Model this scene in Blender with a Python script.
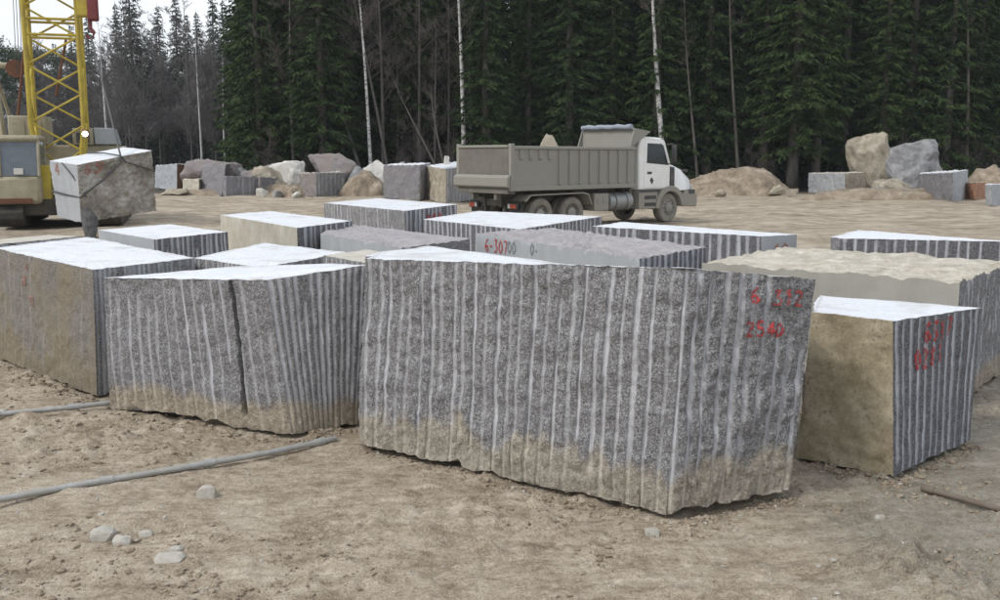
import bpy, bmesh, math, random
import numpy as np
from mathutils import Vector, Matrix
R = math.radians
for o in list(bpy.data.objects): bpy.data.objects.remove(o)
scene = bpy.context.scene
COL = scene.collection

# ------------------------------------------------------------------ camera
CAM_H, FPX = 2.4, 972.0
PITCH = math.atan(145/FPX)
cam_d = bpy.data.cameras.new('camera'); cam = bpy.data.objects.new('camera', cam_d); COL.objects.link(cam)
cam.location = (0, 0, CAM_H); cam.rotation_euler = (math.pi/2-PITCH, 0, 0)
cam_d.sensor_width = 36; cam_d.lens = FPX/1000*36; cam_d.clip_start = 0.1; cam_d.clip_end = 6000
scene.camera = cam
# ------------------------------------------------------------------ world, sun, exposure
SUN_EL, SUN_AZ = R(46), R(236)          # behind the camera, to its left, veiled by cloud
w = bpy.data.worlds.new('World'); scene.world = w; w.use_nodes = True
nt = w.node_tree; nt.nodes.clear()
def N(t, **k):
    n = nt.nodes.new(t)
    for a, b in k.items(): setattr(n, a, b)
    return n
sky = N('ShaderNodeTexSky', sky_type='NISHITA'); sky.sun_disc = False
sky.sun_elevation = SUN_EL; sky.sun_rotation = SUN_AZ; sky.dust_density = 3.0
tc = N('ShaderNodeTexCoord'); nz = N('ShaderNodeTexNoise'); nz.inputs['Scale'].default_value = 3.2; nz.inputs['Detail'].default_value = 6
rp = N('ShaderNodeValToRGB'); rp.color_ramp.elements[0].position = .32; rp.color_ramp.elements[1].position = .62
rp.color_ramp.elements[0].color = (6.3, 7.0, 8.0, 1); rp.color_ramp.elements[1].color = (9.2, 9.5, 9.9, 1)
mx = N('ShaderNodeMix', data_type='RGBA'); mx.inputs[0].default_value = .88
bg = N('ShaderNodeBackground'); bg.inputs['Strength'].default_value = .095
out = N('ShaderNodeOutputWorld'); L = nt.links.new
L(tc.outputs['Generated'], nz.inputs['Vector']); L(nz.outputs['Fac'], rp.inputs['Fac'])
L(sky.outputs[0], mx.inputs[6]); L(rp.outputs[0], mx.inputs[7]); L(mx.outputs[2], bg.inputs['Color']); L(bg.outputs[0], out.inputs[0])
sd = bpy.data.lights.new('sun', 'SUN'); sd.energy = 1.5; sd.angle = R(14); sd.color = (1, .97, .92)
so = bpy.data.objects.new('sun', sd); COL.objects.link(so)
sdir = Vector((math.sin(SUN_AZ)*math.cos(SUN_EL), math.cos(SUN_AZ)*math.cos(SUN_EL), math.sin(SUN_EL)))
so.rotation_euler = sdir.to_track_quat('Z', 'Y').to_euler(); so.location = (0, 0, 60)
vs = scene.view_settings; vs.view_transform = 'Standard'; vs.look = 'None'; vs.exposure = 0.40; vs.gamma = 1; vs.use_curve_mapping = False
scene.render.engine = 'CYCLES'

# ------------------------------------------------------------------ pixels to places (photograph is 1000 x 600)
cp, sp_ = math.cos(PITCH), math.sin(PITCH)
def ray(px, py):
    a, b = (px-500)/FPX, (300-py)/FPX
    return np.array([a, cp+b*sp_, -sp_+b*cp])
def G(px, py, z=0.0):                   # on the horizontal plane z
    d = ray(px, py); t = (z-CAM_H)/d[2]
    return np.array([d[0]*t, d[1]*t, z])
def P(px, py, y):                       # at depth y
    d = ray(px, py); t = y/d[1]
    return np.array([d[0]*t, y, CAM_H+d[2]*t])

# ------------------------------------------------------------------ numpy noise
_rng = np.random.RandomState(7)
_perm = np.concatenate([_rng.permutation(256)]*3).astype(np.int64)
_gr = _rng.normal(size=(256, 3)); _gr /= np.linalg.norm(_gr, axis=1)[:, None]
def pnoise(p):
    p = np.asarray(p, float); i = np.floor(p).astype(np.int64); f = p-i; i &= 255
    u = f*f*f*(f*(f*6-15)+10); r = 0
    for dx in (0, 1):
        for dy in (0, 1):
            for dz in (0, 1):
                h = _perm[_perm[_perm[i[..., 0]+dx]+i[..., 1]+dy]+i[..., 2]+dz]
                g = _gr[h]; d = f-np.array([dx, dy, dz])
                wgt = (u[..., 0] if dx else 1-u[..., 0])*(u[..., 1] if dy else 1-u[..., 1])*(u[..., 2] if dz else 1-u[..., 2])
                r = r+wgt*(g*d).sum(-1)
    return r*1.5
def fbm(p, sc, oc=3, off=0.0):
    p = np.asarray(p, float)*sc+off; r = 0; a = 1.0
    for k in range(oc):
        r = r+a*pnoise(p+k*17.3); p = p*2.03; a *= .5
    return r
def fbm2(x, y, sc, oc=3, off=0.0):
    return fbm(np.stack([x, y, np.zeros_like(x)+.37], -1), sc, oc, off)
def sstep(a, b, x):
    t = np.clip((x-a)/(b-a), 0, 1); return t*t*(3-2*t)

# ------------------------------------------------------------------ materials
MATS = {}
def newmat(name):
    m = bpy.data.materials.new(name); m.use_nodes = True; MATS[name] = m
    t = m.node_tree; b = t.nodes['Principled BSDF']
    return m, t, b
class NB:                               # small node helper
    def __init__(s, t): s.t = t
    def n(s, typ, **k):
        nd = s.t.nodes.new(typ)
        for a, b in k.items(): setattr(nd, a, b)
        return nd
    def l(s, a, b): s.t.links.new(a, b)
    def coord(s, rnd=True):
        c = s.n('ShaderNodeTexCoord')
        if not rnd: return c.outputs['Object']
        oi = s.n('ShaderNodeObjectInfo'); m = s.n('ShaderNodeMath', operation='MULTIPLY'); m.inputs[1].default_value = 37.0
        s.l(oi.outputs['Random'], m.inputs[0]); v = s.n('ShaderNodeVectorMath', operation='ADD')
        s.l(c.outputs['Object'], v.inputs[0]); s.l(m.outputs[0], v.inputs[1]); return v.outputs[0]
    def scalev(s, v, x, y, z):
        m = s.n('ShaderNodeVectorMath', operation='MULTIPLY'); s.l(v, m.inputs[0]); m.inputs[1].default_value = (x, y, z); return m.outputs[0]
    def noise(s, v, sc, det=4, rough=.55):
        n = s.n('ShaderNodeTexNoise'); n.inputs['Scale'].default_value = sc; n.inputs['Detail'].default_value = det; n.inputs['Roughness'].default_value = rough
        s.l(v, n.inputs['Vector']); return n.outputs['Fac']
    def vor(s, v, sc, feat='F1'):
        n = s.n('ShaderNodeTexVoronoi', feature=feat); n.inputs['Scale'].default_value = sc; s.l(v, n.inputs['Vector']); return n
    def ramp(s, f, stops):
        r = s.n('ShaderNodeValToRGB'); e = r.color_ramp.elements
        while len(e) < len(stops): e.new(.5)
        for q, (p, c) in zip(e, stops):
            q.position = p; q.color = (c, c, c, 1) if isinstance(c, (int, float)) else (*c, 1)
        s.l(f, r.inputs['Fac']); return r.outputs['Color']
    def mix(s, f, a, b, typ='MIX'):
        m = s.n('ShaderNodeMix', data_type='RGBA', blend_type=typ)
        for v, i in ((f, 0), (a, 6), (b, 7)):
            if isinstance(v, (int, float)): m.inputs[i].default_value = v if i == 0 else (v, v, v, 1)
            elif isinstance(v, tuple): m.inputs[i].default_value = (*v, 1)
            else: s.l(v, m.inputs[i])
        return m.outputs[2]
    def math(s, op, a, b=0.0, clamp=False):
        m = s.n('ShaderNodeMath', operation=op, use_clamp=clamp)
        for v, i in ((a, 0), (b, 1)):
            if isinstance(v, (int, float)): m.inputs[i].default_value = v
            else: s.l(v, m.inputs[i])
        return m.outputs[0]
    def attr(s, name): return s.n('ShaderNodeAttribute', attribute_name=name).outputs['Fac']
    def bump(s, h, st, dist, b, normal=None):
        m = s.n('ShaderNodeBump'); m.inputs['Strength'].default_value = st; m.inputs['Distance'].default_value = dist
        s.l(h, m.inputs['Height'])
        if normal is not None: s.l(normal, m.inputs['Normal'])
        if b is not None: s.l(m.outputs[0], b.inputs['Normal'])
        return m.outputs[0]

def granite(name, dark=(.085, .083, .086), mid=(.235, .23, .234), light=(.53, .525, .53), groove=(.49, .49, .505), dirt_h=-1.0, dirt=(.31, .25, .17), dirt_soft=.22, patch=0.0):
    m, t, b = newmat(name); k = NB(t); v = k.coord()
    n1 = k.noise(v, 95, 3, .75); big = k.noise(v, 3.0, 4)
    vo = k.vor(v, 105); cr = k.ramp(vo.outputs['Color'], [(.2, 0.0), (.8, 1.0)])
    f = k.math('ADD', k.math('MULTIPLY', n1, .72), k.math('MULTIPLY', cr, .28))
    f = k.math('ADD', k.math('MULTIPLY', f, .7), k.math('MULTIPLY', k.noise(v, 30, 4, .65), .3))
    base = k.ramp(f, [(.34, dark), (.5, mid), (.68, light)])
    base = k.mix(k.ramp(big, [(.3, 0.0), (.75, .5)]), base, k.mix(.5, base, (.25, .24, .25)))
    if patch:
        base = k.mix(k.ramp(k.noise(v, 1.6, 5), [(.45, 0.0), (.62, patch)]), base, dirt)
    g = k.attr('groove')
    gn = k.ramp(k.noise(k.scalev(v, 30, 30, 2.5), 1, 4), [(.3, .62), (.7, 1.12)])
    gc = k.mix(1.0, groove, gn, 'MULTIPLY')
    gf = k.math('MULTIPLY', g, k.ramp(k.noise(v, 14, 4), [(.28, .55), (.5, 1.0)]))
    c = k.mix(gf, base, gc)
    h = k.attr('hgt'); nn = k.noise(k.scalev(v, 2.2, 2.2, .8), 1.5, 5)
    hh = k.math('ADD', h, k.math('MULTIPLY', k.math('SUBTRACT', nn, .5), dirt_soft*3.2))
    mr = k.n('ShaderNodeMapRange', interpolation_type='SMOOTHSTEP'); k.l(hh, mr.inputs['Value'])
    mr.inputs['From Min'].default_value = dirt_h-.07; mr.inputs['From Max'].default_value = dirt_h+.07
    mr.inputs['To Min'].default_value = .74; mr.inputs['To Max'].default_value = 0
    dc = k.mix(k.noise(v, 22, 4), tuple(x*.6 for x in dirt), tuple(min(1, x*1.35) for x in dirt))
    dc = k.mix(1.0, dc, k.ramp(f, [(.3, .55), (.7, 1.3)]), 'MULTIPLY')
    c = k.mix(mr.outputs[0], c, dc)
    k.l(c, b.inputs['Base Color']); b.inputs['Roughness'].default_value = .82
    hb = k.math('MULTIPLY', f, k.math('SUBTRACT', 1.0, k.math('MULTIPLY', g, .7)))
    hb2 = k.math('ADD', k.math('MULTIPLY', hb, .5), k.math('MULTIPLY', k.noise(v, 32, 5, .7), .8))
    k.bump(k.mix(g, hb2, .3), 1.0, .035, b)
    return m
def stone(name, stops, sc=3.0, fine=35, bump=.5, rough=.85, streak=False, spots=None):
    m, t, b = newmat(name); k = NB(t); v = k.coord()
    vv = k.scalev(v, 1, 1, .25) if streak else v
    a = k.noise(vv, sc, 6, .62); f = k.noise(v, fine, 4, .75); g = k.noise(v, fine*2.6, 2, .8)
    q = k.math('ADD', k.math('MULTIPLY', a, .55), k.math('ADD', k.math('MULTIPLY', f, .25), k.math('MULTIPLY', g, .20)))
    c = k.ramp(q, stops)
    if spots:
        vo = k.vor(v, spots[0]); c = k.mix(k.math('MULTIPLY', k.ramp(vo.outputs['Distance'], [(.18, 1.0), (.34, 0.0)]), k.ramp(k.noise(v, 4, 3), [(.5, 0.0), (.62, .7)])), c, spots[1])
    k.l(c, b.inputs['Base Color']); b.inputs['Roughness'].default_value = rough
    k.bump(q, bump, .02, b); return m
granite('granite_split', dirt_h=-1)
granite('granite_front', groove=(.50, .505, .53), dirt_h=.27, dirt=(.43, .375, .285), dirt_soft=.24)
granite('granite_twin', dark=(.10, .098, .10), mid=(.215, .21, .213), groove=(.5, .5, .53), dirt_h=.22, dirt=(.43, .355, .25), dirt_soft=.11)
granite('granite_small_stripes', dark=(.05, .048, .056), mid=(.13, .127, .138), light=(.34, .335, .35), groove=(.5, .51, .54))
granite('granite_far', dark=(.11, .105, .11), mid=(.2, .195, .205), light=(.36, .35, .36), groove=(.34, .34, .36))
granite('granite_pink', dark=(.13, .11, .112), mid=(.24, .21, .21), light=(.38, .35, .35), groove=(.4, .37, .37), patch=.25)
granite('granite_dirty_left', dark=(.15, .135, .11), mid=(.22, .2, .17), light=(.33, .3, .26), groove=(.32, .3, .27), dirt_h=.35, dirt=(.27, .22, .145), dirt_soft=.4, patch=.75)
stone('face_tan', [(.36, (.15, .12, .075)), (.46, (.29, .24, .155)), (.54, (.38, .325, .225)), (.64, (.50, .45, .35))], 2.0, 40, 1.0, spots=(22, (.2, .165, .11)))
stone('face_cream', [(.3, (.3, .27, .2)), (.5, (.45, .42, .35)), (.7, (.56, .54, .48))], 2.5, 30, .5)
stone('face_sawn', [(.25, (.29, .305, .32)), (.55, (.37, .385, .40)), (.8, (.46, .47, .48))], 4, 60, .12, streak=True)
stone('face_sawn_warm', [(.25, (.27, .255, .22)), (.55, (.36, .345, .305)), (.8, (.44, .43, .40))], 3, 50, .15, streak=True)
stone('top_sand', [(.36, (.28, .25, .195)), (.5, (.44, .405, .335)), (.64, (.62, .585, .51))], 5, 45, .8)
stone('top_rough', [(.25, (.2, .185, .19)), (.5, (.32, .30, .305)), (.75, (.48, .46, .46))], 5, 40, .8)
stone('top_dusty', [(.25, (.33, .29, .24)), (.5, (.47, .44, .38)), (.75, (.6, .58, .54))], 4, 40, .5)
stone('rock_tan', [(.34, (.16, .13, .09)), (.5, (.32, .28, .215)), (.66, (.50, .46, .38))], 2.0, 26, 1.0)
stone('rock_grey', [(.34, (.10, .10, .102)), (.5, (.22, .22, .225)), (.66, (.42, .42, .43))], 2.0, 26, 1.0)
stone('rock_pale', [(.25, (.36, .34, .3)), (.5, (.55, .53, .49)), (.75, (.7, .69, .66))], 2.0, 26, 1.0)
stone('rock_rust', [(.25, (.2, .09, .05)), (.5, (.33, .17, .1)), (.75, (.42, .3, .22))], 2.0, 26, 1.0)
stone('rock_dark', [(.25, (.05, .05, .05)), (.6, (.1, .1, .1)), (.8, (.18, .18, .17))], 3.0, 26, 1.0)
stone('earth', [(.36, (.12, .09, .062)), (.5, (.245, .195, .142)), (.64, (.42, .355, .275))], 1.3, 7, 1.0)
stone('slung_face', [(.36, (.13, .115, .095)), (.5, (.27, .245, .205)), (.63, (.46, .44, .41))], 1.6, 12, 1.0)
stone('clod', [(.34, (.13, .095, .065)), (.5, (.25, .2, .145)), (.66, (.40, .34, .26))], 1.3, 9, .5)
stone('pebble', [(.25, (.25, .23, .19)), (.5, (.39, .365, .32)), (.75, (.52, .5, .46))], 5, 30, .4)
def whitetop():
    m, t, b = newmat('top_white'); k = NB(t); v = k.coord()
    a = k.noise(v, 2.3, 6, .6); s = k.noise(v, 28, 4, .7)
    c = k.ramp(s, [(.25, (.48, .505, .54)), (.45, (.64, .66, .69)), (.7, (.76, .775, .80))])
    c = k.mix(k.ramp(a, [(.52, 0.0), (.70, .7)]), c, (.45, .435, .42))
    e = k.attr('rim'); en = k.math('ADD', e, k.math('MULTIPLY', k.math('SUBTRACT', k.noise(v, 9, 5), .5), .9))
    c = k.mix(k.ramp(en, [(.62, 0.0), (.95, .6)]), c, (.42, .40, .38))
    k.l(c, b.inputs['Base Color']); b.inputs['Roughness'].default_value = .6; k.bump(s, .3, .006, b)
whitetop()
def plain(name, col, rough=.5, metal=0.0, var=.18, sc=6, dirt=None, damt=.0, emit=None, bump=.0):
    m, t, b = newmat(name); k = NB(t); v = k.coord(False)
    a = k.noise(v, sc, 6, .6)
    c = k.mix(a, tuple(x*(1-var) for x in col), tuple(min(1, x*(1+var)) for x in col))
    if dirt:
        d = k.noise(v, 1.7, 7, .7); c = k.mix(k.ramp(d, [(.5-damt*.35, 0.0), (.62, min(1, damt*1.2))]), c, dirt)
    k.l(c, b.inputs['Base Color']); b.inputs['Roughness'].default_value = rough; b.inputs['Metallic'].default_value = metal
    if emit: b.inputs['Emission Color'].default_value = (1, .96, .86, 1); b.inputs['Emission Strength'].default_value = emit
    if bump: k.bump(a, bump, .01, b)
    return m
DUST = (.265, .247, .205)
plain('truck_white', (.80, .80, .78), .35, 0, .03, 3, (.5, .47, .41), .2)
plain('truck_lower', (.27, .25, .215), .7, 0, .15, 4, DUST, .5)
plain('tipper_paint', (.255, .25, .22), .65, .1, .12, 3, DUST, .55)
plain('tipper_dark', (.13, .12, .105), .7, .1, .2, 3, DUST, .3)
plain('chassis', (.06, .056, .05), .75, 0, .3, 5, DUST, .35)
plain('black_trim', (.03, .03, .032), .5, 0, .2, 6, DUST, .15)
plain('tyre', (.11, .10, .09), .9, 0, .3, 9, DUST, .75, bump=.4)
plain('rim', (.26, .25, .23), .6, .2, .2, 9, DUST, .6)
plain('tail_lamp', (.4, .07, .03), .35)
plain('lamp_clear', (.5, .5, .5), .2)
plain('tarp_blue', (.25, .28, .33), .6, 0, .25, 8)
plain('crane_yellow', (.47, .37, .035), .6, 0, .22, 4, (.2, .13, .045), .45)
plain('crane_cream', (.37, .35, .25), .6, 0, .15, 3, (.2, .15, .09), .55)
plain('rust', (.13, .055, .03), .85, 0, .4, 8)
plain('steel_grey', (.30, .31, .31), .5, .5, .25, 10, DUST, .3)
plain('cable', (.09, .09, .09), .6, .5, .2, 10)
plain('track_black', (.028, .026, .024), .9, 0, .3, 6, (.12, .1, .07), .35)
plain('pipe_grey', (.36, .365, .355), .6, .25, .4, 18, (.3, .26, .2), .35)
plain('rod_brown', (.13, .095, .07), .8, .2, .3, 14, DUST, .3)
plain('number_red', (.42, .045, .045), .7, 0, .25, 30)
plain('number_red_faded', (.36, .17, .135), .8, 0, .25, 30)
plain('number_grey', (.19, .21, .22), .8, 0, .25, 30)
plain('hook_red', (.16, .03, .03), .6, 0, .3, 8)
plain('machine_grey', (.30, .32, .34), .5, .2, .15, 5)
plain('work_lamp_glow', (1, 1, 1), .3, emit=9)
for nm_ in ('number_red', 'number_red_faded', 'number_grey'):      # paint worn off the high grains
    t_ = MATS[nm_].node_tree; k_ = NB(t_); t_.links.new(k_.ramp(k_.noise(k_.coord(False), 42, 4, .7), [(.40, .12), (.54, 1.0)]), t_.nodes['Principled BSDF'].inputs['Alpha'])
def glass(name, col):
    m, t, b = newmat(name); b.inputs['Base Color'].default_value = (*col, 1); b.inputs['Roughness'].default_value = .06
    b.inputs['IOR'].default_value = 1.5; b.inputs['Metallic'].default_value = 0.0
    k = NB(t); v = k.coord(False); a = k.noise(v, 5, 5)
    k.l(k.mix(a, tuple(x*.7 for x in col), tuple(x*1.4 for x in col)), b.inputs['Base Color'])
glass('glass_dark', (.022, .03, .034)); glass('glass_cab', (.10, .12, .14))
def leafmat(name, a, b_, transl=.15):
    m, t, b = newmat(name); k = NB(t); v = k.coord(False)
    oi = k.n('ShaderNodeObjectInfo'); n = k.noise(v, .8, 3); at = k.attr('tint')
    f = k.math('ADD', k.math('MULTIPLY', n, .45), k.math('MULTIPLY', at, .4)); f = k.math('ADD', f, k.math('MULTIPLY', oi.outputs['Random'], .3))
    k.l(k.ramp(f, [(.25, a), (.85, b_)]), b.inputs['Base Color']); b.inputs['Roughness'].default_value = .75
    b.inputs['Specular IOR Level'].default_value = .2
    return m
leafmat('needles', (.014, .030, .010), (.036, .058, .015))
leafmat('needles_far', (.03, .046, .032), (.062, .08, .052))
leafmat('pine_needles', (.035, .06, .035), (.07, .10, .05))
def bark(name, stops, sc, zs=.25):
    m, t, b = newmat(name); k = NB(t); v = k.coord()
    a = k.noise(k.scalev(v, 1, 1, zs), sc, 6, .65); k.l(k.ramp(a, stops), b.inputs['Base Color']); b.inputs['Roughness'].default_value = .9; k.bump(a, .6, .02, b)
bark('bark_spruce', [(.3, (.05, .042, .036)), (.7, (.13, .115, .10))], 6)
bark('bark_bare', [(.3, (.06, .053, .048)), (.7, (.145, .132, .12))], 6)
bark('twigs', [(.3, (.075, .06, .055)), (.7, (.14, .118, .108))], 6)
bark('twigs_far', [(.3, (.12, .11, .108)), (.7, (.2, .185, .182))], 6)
bark('bark_birch', [(.36, (.05, .047, .045)), (.45, (.38, .37, .36)), (.6, (.62, .61, .60)), (.8, (.7, .7, .69))], 5, 1.6)
def groundmat():
    m, t, b = newmat('quarry_ground'); k = NB(t); v = k.coord(False)
    a = k.noise(v, .35, 6, .6); s = k.noise(v, 2.1, 7, .65); f = k.noise(v, 16, 6, .7); g = k.noise(v, 70, 3, .6)
    st = k.math('ADD', k.math('MULTIPLY', k.noise(k.scalev(v, .45, 1.3, 1), .8, 7, .7), .6), k.math('MULTIPLY', k.noise(v, 1.7, 6, .7), .4))
    q = k.math('ADD', k.math('MULTIPLY', s, .34), k.math('ADD', k.math('MULTIPLY', f, .36), k.math('MULTIPLY', g, .30)))
    q = k.math('ADD', k.math('MULTIPLY', q, .72), k.math('MULTIPLY', k.noise(k.scalev(v, 1.3, 4.5, 1), 2.2, 7, .7), .28))
    c = k.ramp(q, [(.37, (.15, .108, .072)), (.45, (.31, .245, .172)), (.51, (.46, .38, .285)), (.60, (.66, .58, .47))])
    wet = k.ramp(q, [(.37, (.10, .085, .062)), (.46, (.23, .205, .158)), (.62, (.40, .37, .305))])
    sep = k.n('ShaderNodeSeparateXYZ'); k.l(v, sep.inputs[0])
    wx = k.math('ADD', k.math('MULTIPLY', k.math('SUBTRACT', sep.outputs['X'], 1.3), .6), k.math('MULTIPLY', k.math('SUBTRACT', a, .5), 3.0))
    ny = k.n('ShaderNodeMapRange'); k.l(sep.outputs['Y'], ny.inputs['Value']); ny.inputs['From Min'].default_value = 8.5; ny.inputs['From Max'].default_value = 14; ny.inputs['To Min'].default_value = 1; ny.inputs['To Max'].default_value = .15
    wf = k.math('MULTIPLY', k.ramp(wx, [(.0, 0.0), (.9, .8)]), ny.outputs[0])
    c = k.mix(wf, c, wet)
    far = k.n('ShaderNodeMapRange'); k.l(sep.outputs['Y'], far.inputs['Value']); far.inputs['From Min'].default_value = 14; far.inputs['From Max'].default_value = 20
    tr = k.ramp(st, [(.38, (.15, .115, .085)), (.48, (.315, .26, .19)), (.58, (.50, .435, .34))])
    c = k.mix(k.math('MULTIPLY', far.outputs[0], .8), c, tr)
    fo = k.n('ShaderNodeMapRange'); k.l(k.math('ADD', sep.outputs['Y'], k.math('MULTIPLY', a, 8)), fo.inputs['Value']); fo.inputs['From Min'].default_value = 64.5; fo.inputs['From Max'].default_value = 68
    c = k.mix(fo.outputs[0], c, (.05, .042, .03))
    ps = k.vor(v, 26); pm = k.ramp(ps.outputs['Distance'], [(.10, 1.0), (.16, 0.0)])
    pk = k.math('MULTIPLY', pm, k.ramp(ps.outputs['Color'], [(.72, 0.0), (.76, .8)]))
    c = k.mix(pk, c, (.50, .47, .42))
    k.l(c, b.inputs['Base Color'])
    rr = k.mix(wf, .93, .6); k.l(rr, b.inputs['Roughness'])
    n1 = k.bump(q, 1.0, .09, None); k.bump(k.math('ADD', k.noise(v, 40, 5, .7), pk), .8, .02, b, n1)
groundmat()

# ------------------------------------------------------------------ mesh helpers
def link(o, parent=None):
    COL.objects.link(o)
    if parent is not None: o.parent = parent
    return o
def tag(o, label=None, cat=None, group=None, kind=None):
    if label: o['label'] = label
    if cat: o['category'] = cat
    if group: o['group'] = group
    if kind: o['kind'] = kind
    return o
def empty(name, loc=(0, 0, 0), rz=0.0):
    o = bpy.data.objects.new(name, None); o.location = loc; o.rotation_euler = (0, 0, rz); o.empty_display_size = .2
    return link(o)
def mesh_np(name, V, F, smooth=True, sharp=None):
    """F: list of int arrays (n,3) or (n,4)"""
    me = bpy.data.meshes.new(name); V = np.asarray(V, np.float32)
    Fs = [np.asarray(f, np.int32) for f in (F if isinstance(F, list) else [F]) if len(f)]
    loops = np.concatenate([f.ravel() for f in Fs]); sizes = np.concatenate([np.full(len(f), f.shape[1], np.int32) for f in Fs])
    me.vertices.add(len(V)); me.vertices.foreach_set('co', V.ravel())
    me.loops.add(len(loops)); me.loops.foreach_set('vertex_index', loops)
    st = np.concatenate([[0], np.cumsum(sizes)[:-1]]).astype(np.int32)
    me.polygons.add(len(sizes)); me.polygons.foreach_set('loop_start', st)
    me.update(calc_edges=True); me.validate()
    me.polygons.foreach_set('use_smooth', np.full(len(me.polygons), smooth))
    if smooth and sharp: me.set_sharp_from_angle(angle=sharp)
    return me
class MB:
    """collects shapes; build() links them as one mesh object"""
    def __init__(s): s.v = []; s.f = []
    def add(s, vs, fs):
        o = len(s.v); s.v += [tuple(map(float, q)) for q in vs]; s.f += [tuple(i+o for i in f) for f in fs]; return s
    def box(s, x0, x1, y0, y1, z0, z1):
        return s.add([(x, y, z) for z in (z0, z1) for y in (y0, y1) for x in (x0, x1)], [(0, 2, 3, 1), (4, 5, 7, 6), (0, 1, 5, 4), (2, 6, 7, 3), (0, 4, 6, 2), (1, 3, 7, 5)])
    def prism_y(s, prof, y0, y1):       # profile in xz, extruded along y
        n = len(prof); a = sum(prof[i][0]*prof[(i+1) % n][1]-prof[(i+1) % n][0]*prof[i][1] for i in range(n))
        if a < 0: prof = prof[::-1]
        vs = [(x, y0, z) for x, z in prof]+[(x, y1, z) for x, z in prof]
        fs = [tuple(range(n)), tuple(range(2*n-1, n-1, -1))]+[((i+1) % n, i, i+n, (i+1) % n+n) for i in range(n)]
        return s.add(vs, fs)
    def tube(s, pts, rad, seg=8, cap=True):
        pts = [Vector(p) for p in pts]; n = len(pts); rad = rad if isinstance(rad, (list, tuple)) else [rad]*n
        vs = []; up = Vector((.13, .21, 1)).normalized()
        for i, p in enumerate(pts):
            d = (pts[min(i+1, n-1)]-pts[max(i-1, 0)]).normalized()
            u = d.cross(up if abs(d.dot(up)) < .95 else Vector((1, 0, 0))).normalized(); q = d.cross(u)
            for j in range(seg):
                a = 2*math.pi*j/seg; vs.append(p+(u*math.cos(a)+q*math.sin(a))*rad[i])
        fs = [(i*seg+j, i*seg+(j+1) % seg, (i+1)*seg+(j+1) % seg, (i+1)*seg+j) for i in range(n-1) for j in range(seg)]
        if cap: fs += [tuple(range(seg-1, -1, -1)), tuple((n-1)*seg+j for j in range(seg))]
        return s.add(vs, fs)
    def lathe_y(s, prof, c, seg=28):    # profile of (radius, y), spun round an axis along y through c
        n = len(prof); vs = []
        for j in range(seg):
            a = 2*math.pi*j/seg
            for r, y in prof: vs.append((c[0]+r*math.cos(a), c[1]+y, c[2]+r*math.sin(a)))
        fs = [(j*n+i, j*n+i+1, ((j+1) % seg)*n+i+1, ((j+1) % seg)*n+i) for j in range(seg) for i in range(n-1)]
        return s.add(vs, fs)
    def build(s, name, mat, parent=None, smooth=True, bevel=0.0, angle=35):
        me = bpy.data.meshes.new(name); me.from_pydata(s.v, [], s.f); me.update()
        bm = bmesh.new(); bm.from_mesh(me); bmesh.ops.recalc_face_normals(bm, faces=bm.faces); bm.to_mesh(me); bm.free()
        if smooth:
            me.polygons.foreach_set('use_smooth', [True]*len(me.polygons)); me.set_sharp_from_angle(angle=R(angle))
        me.materials.append(MATS[mat]); o = bpy.data.objects.new(name, me); link(o, parent)
        if bevel:
            b = o.modifiers.new('bevel', 'BEVEL'); b.width = bevel; b.segments = 2; b.limit_method = 'ANGLE'; b.angle_limit = R(40)
        return o

# ------------------------------------------------------------------ ground
def gz(x, y):
    x = np.asarray(x, float); y = np.asarray(y, float)
    near = 1-sstep(14, 22, y)
    patch = sstep(-.25, .45, fbm2(x, y, .55, 2, 31))              # churned against trodden
    clod = np.clip(fbm2(x*.85, y, 5.0, 3, 5)+.12, 0, 2)**1.3
    fine = np.abs(fbm2(x, y, 11, 2, 9))
    drag = fbm2(x*.5+y*.35, y*1.6-x*.3, 3.2, 3, 14)
    z = near*(.022*fbm2(x, y, 1.1, 3)+(.018+.055*patch)*clod+(.008+.02*patch)*fine+.016*drag-.022-.012*patch)
    c = G(905, 562); d = np.hypot((x-c[0])/.30, (y-c[1])/.40)     # torn ridge of clods
    z = z+.065*np.exp(-d*d)*(.3+1.6*np.abs(fbm2(x, y, 7, 3, 12))+.5*np.abs(np.sin(14*(x*.6-y*.9))))
    ta, tb = G(1010, 585), G(842, 505); td = (tb-ta)[:2]; tl_ = np.hypot(*td); td = td/tl_; u_ = (x-ta[0])*td[0]+(y-ta[1])*td[1]; w_ = -(x-ta[0])*td[1]+(y-ta[1])*td[0]
    tm_ = np.exp(-(np.abs(w_)/.17)**4)*sstep(-.6, -.2, u_)*(1-sstep(tl_*.75, tl_*1.1, u_))
    z = z-.035*tm_+.03*tm_*np.clip(np.sin(u_*46+np.abs(w_)*16), -.2, 1)+.03*np.exp(-((np.abs(w_)-.23)/.06)**2)*sstep(-.6, -.2, u_)*(1-sstep(tl_*.75, tl_*1.1, u_))*(.5+fbm2(x, y, 6, 2, 3))
    c = G(760, 545); d = np.hypot((x-c[0])/.45, (y-c[1])/.5); z = z-.05*np.exp(-d*d)
    mid = sstep(16, 24, y)*(1-sstep(56, 66, y))
    z = z+mid*(.12*fbm2(x*.6, y, .5, 3, 7)+.05*fbm2(x, y, 2.0, 3, 8))
    for k, (y0, sl) in enumerate(((21.5, .05), (23.6, .05), (27, -.03), (29.2, -.03), (41, .06), (43.4, .06))):   # wheel ruts
        d = (y-y0-sl*x-.5*np.sin(x*.23+k))/.32
        z = z-mid*.10*np.exp(-d*d)*sstep(2, 9, np.abs(x-1)+0*y)
    z = z+sstep(62, 120, y)*.9+.35*fbm2(x, y, .06, 2, 3)*sstep(55, 80, y)
    return z
def grow(a, st, end, k):
    r = [a]; s = st
    while r[-1] < end: s *= k; r.append(r[-1]+s)
    return r
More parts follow.
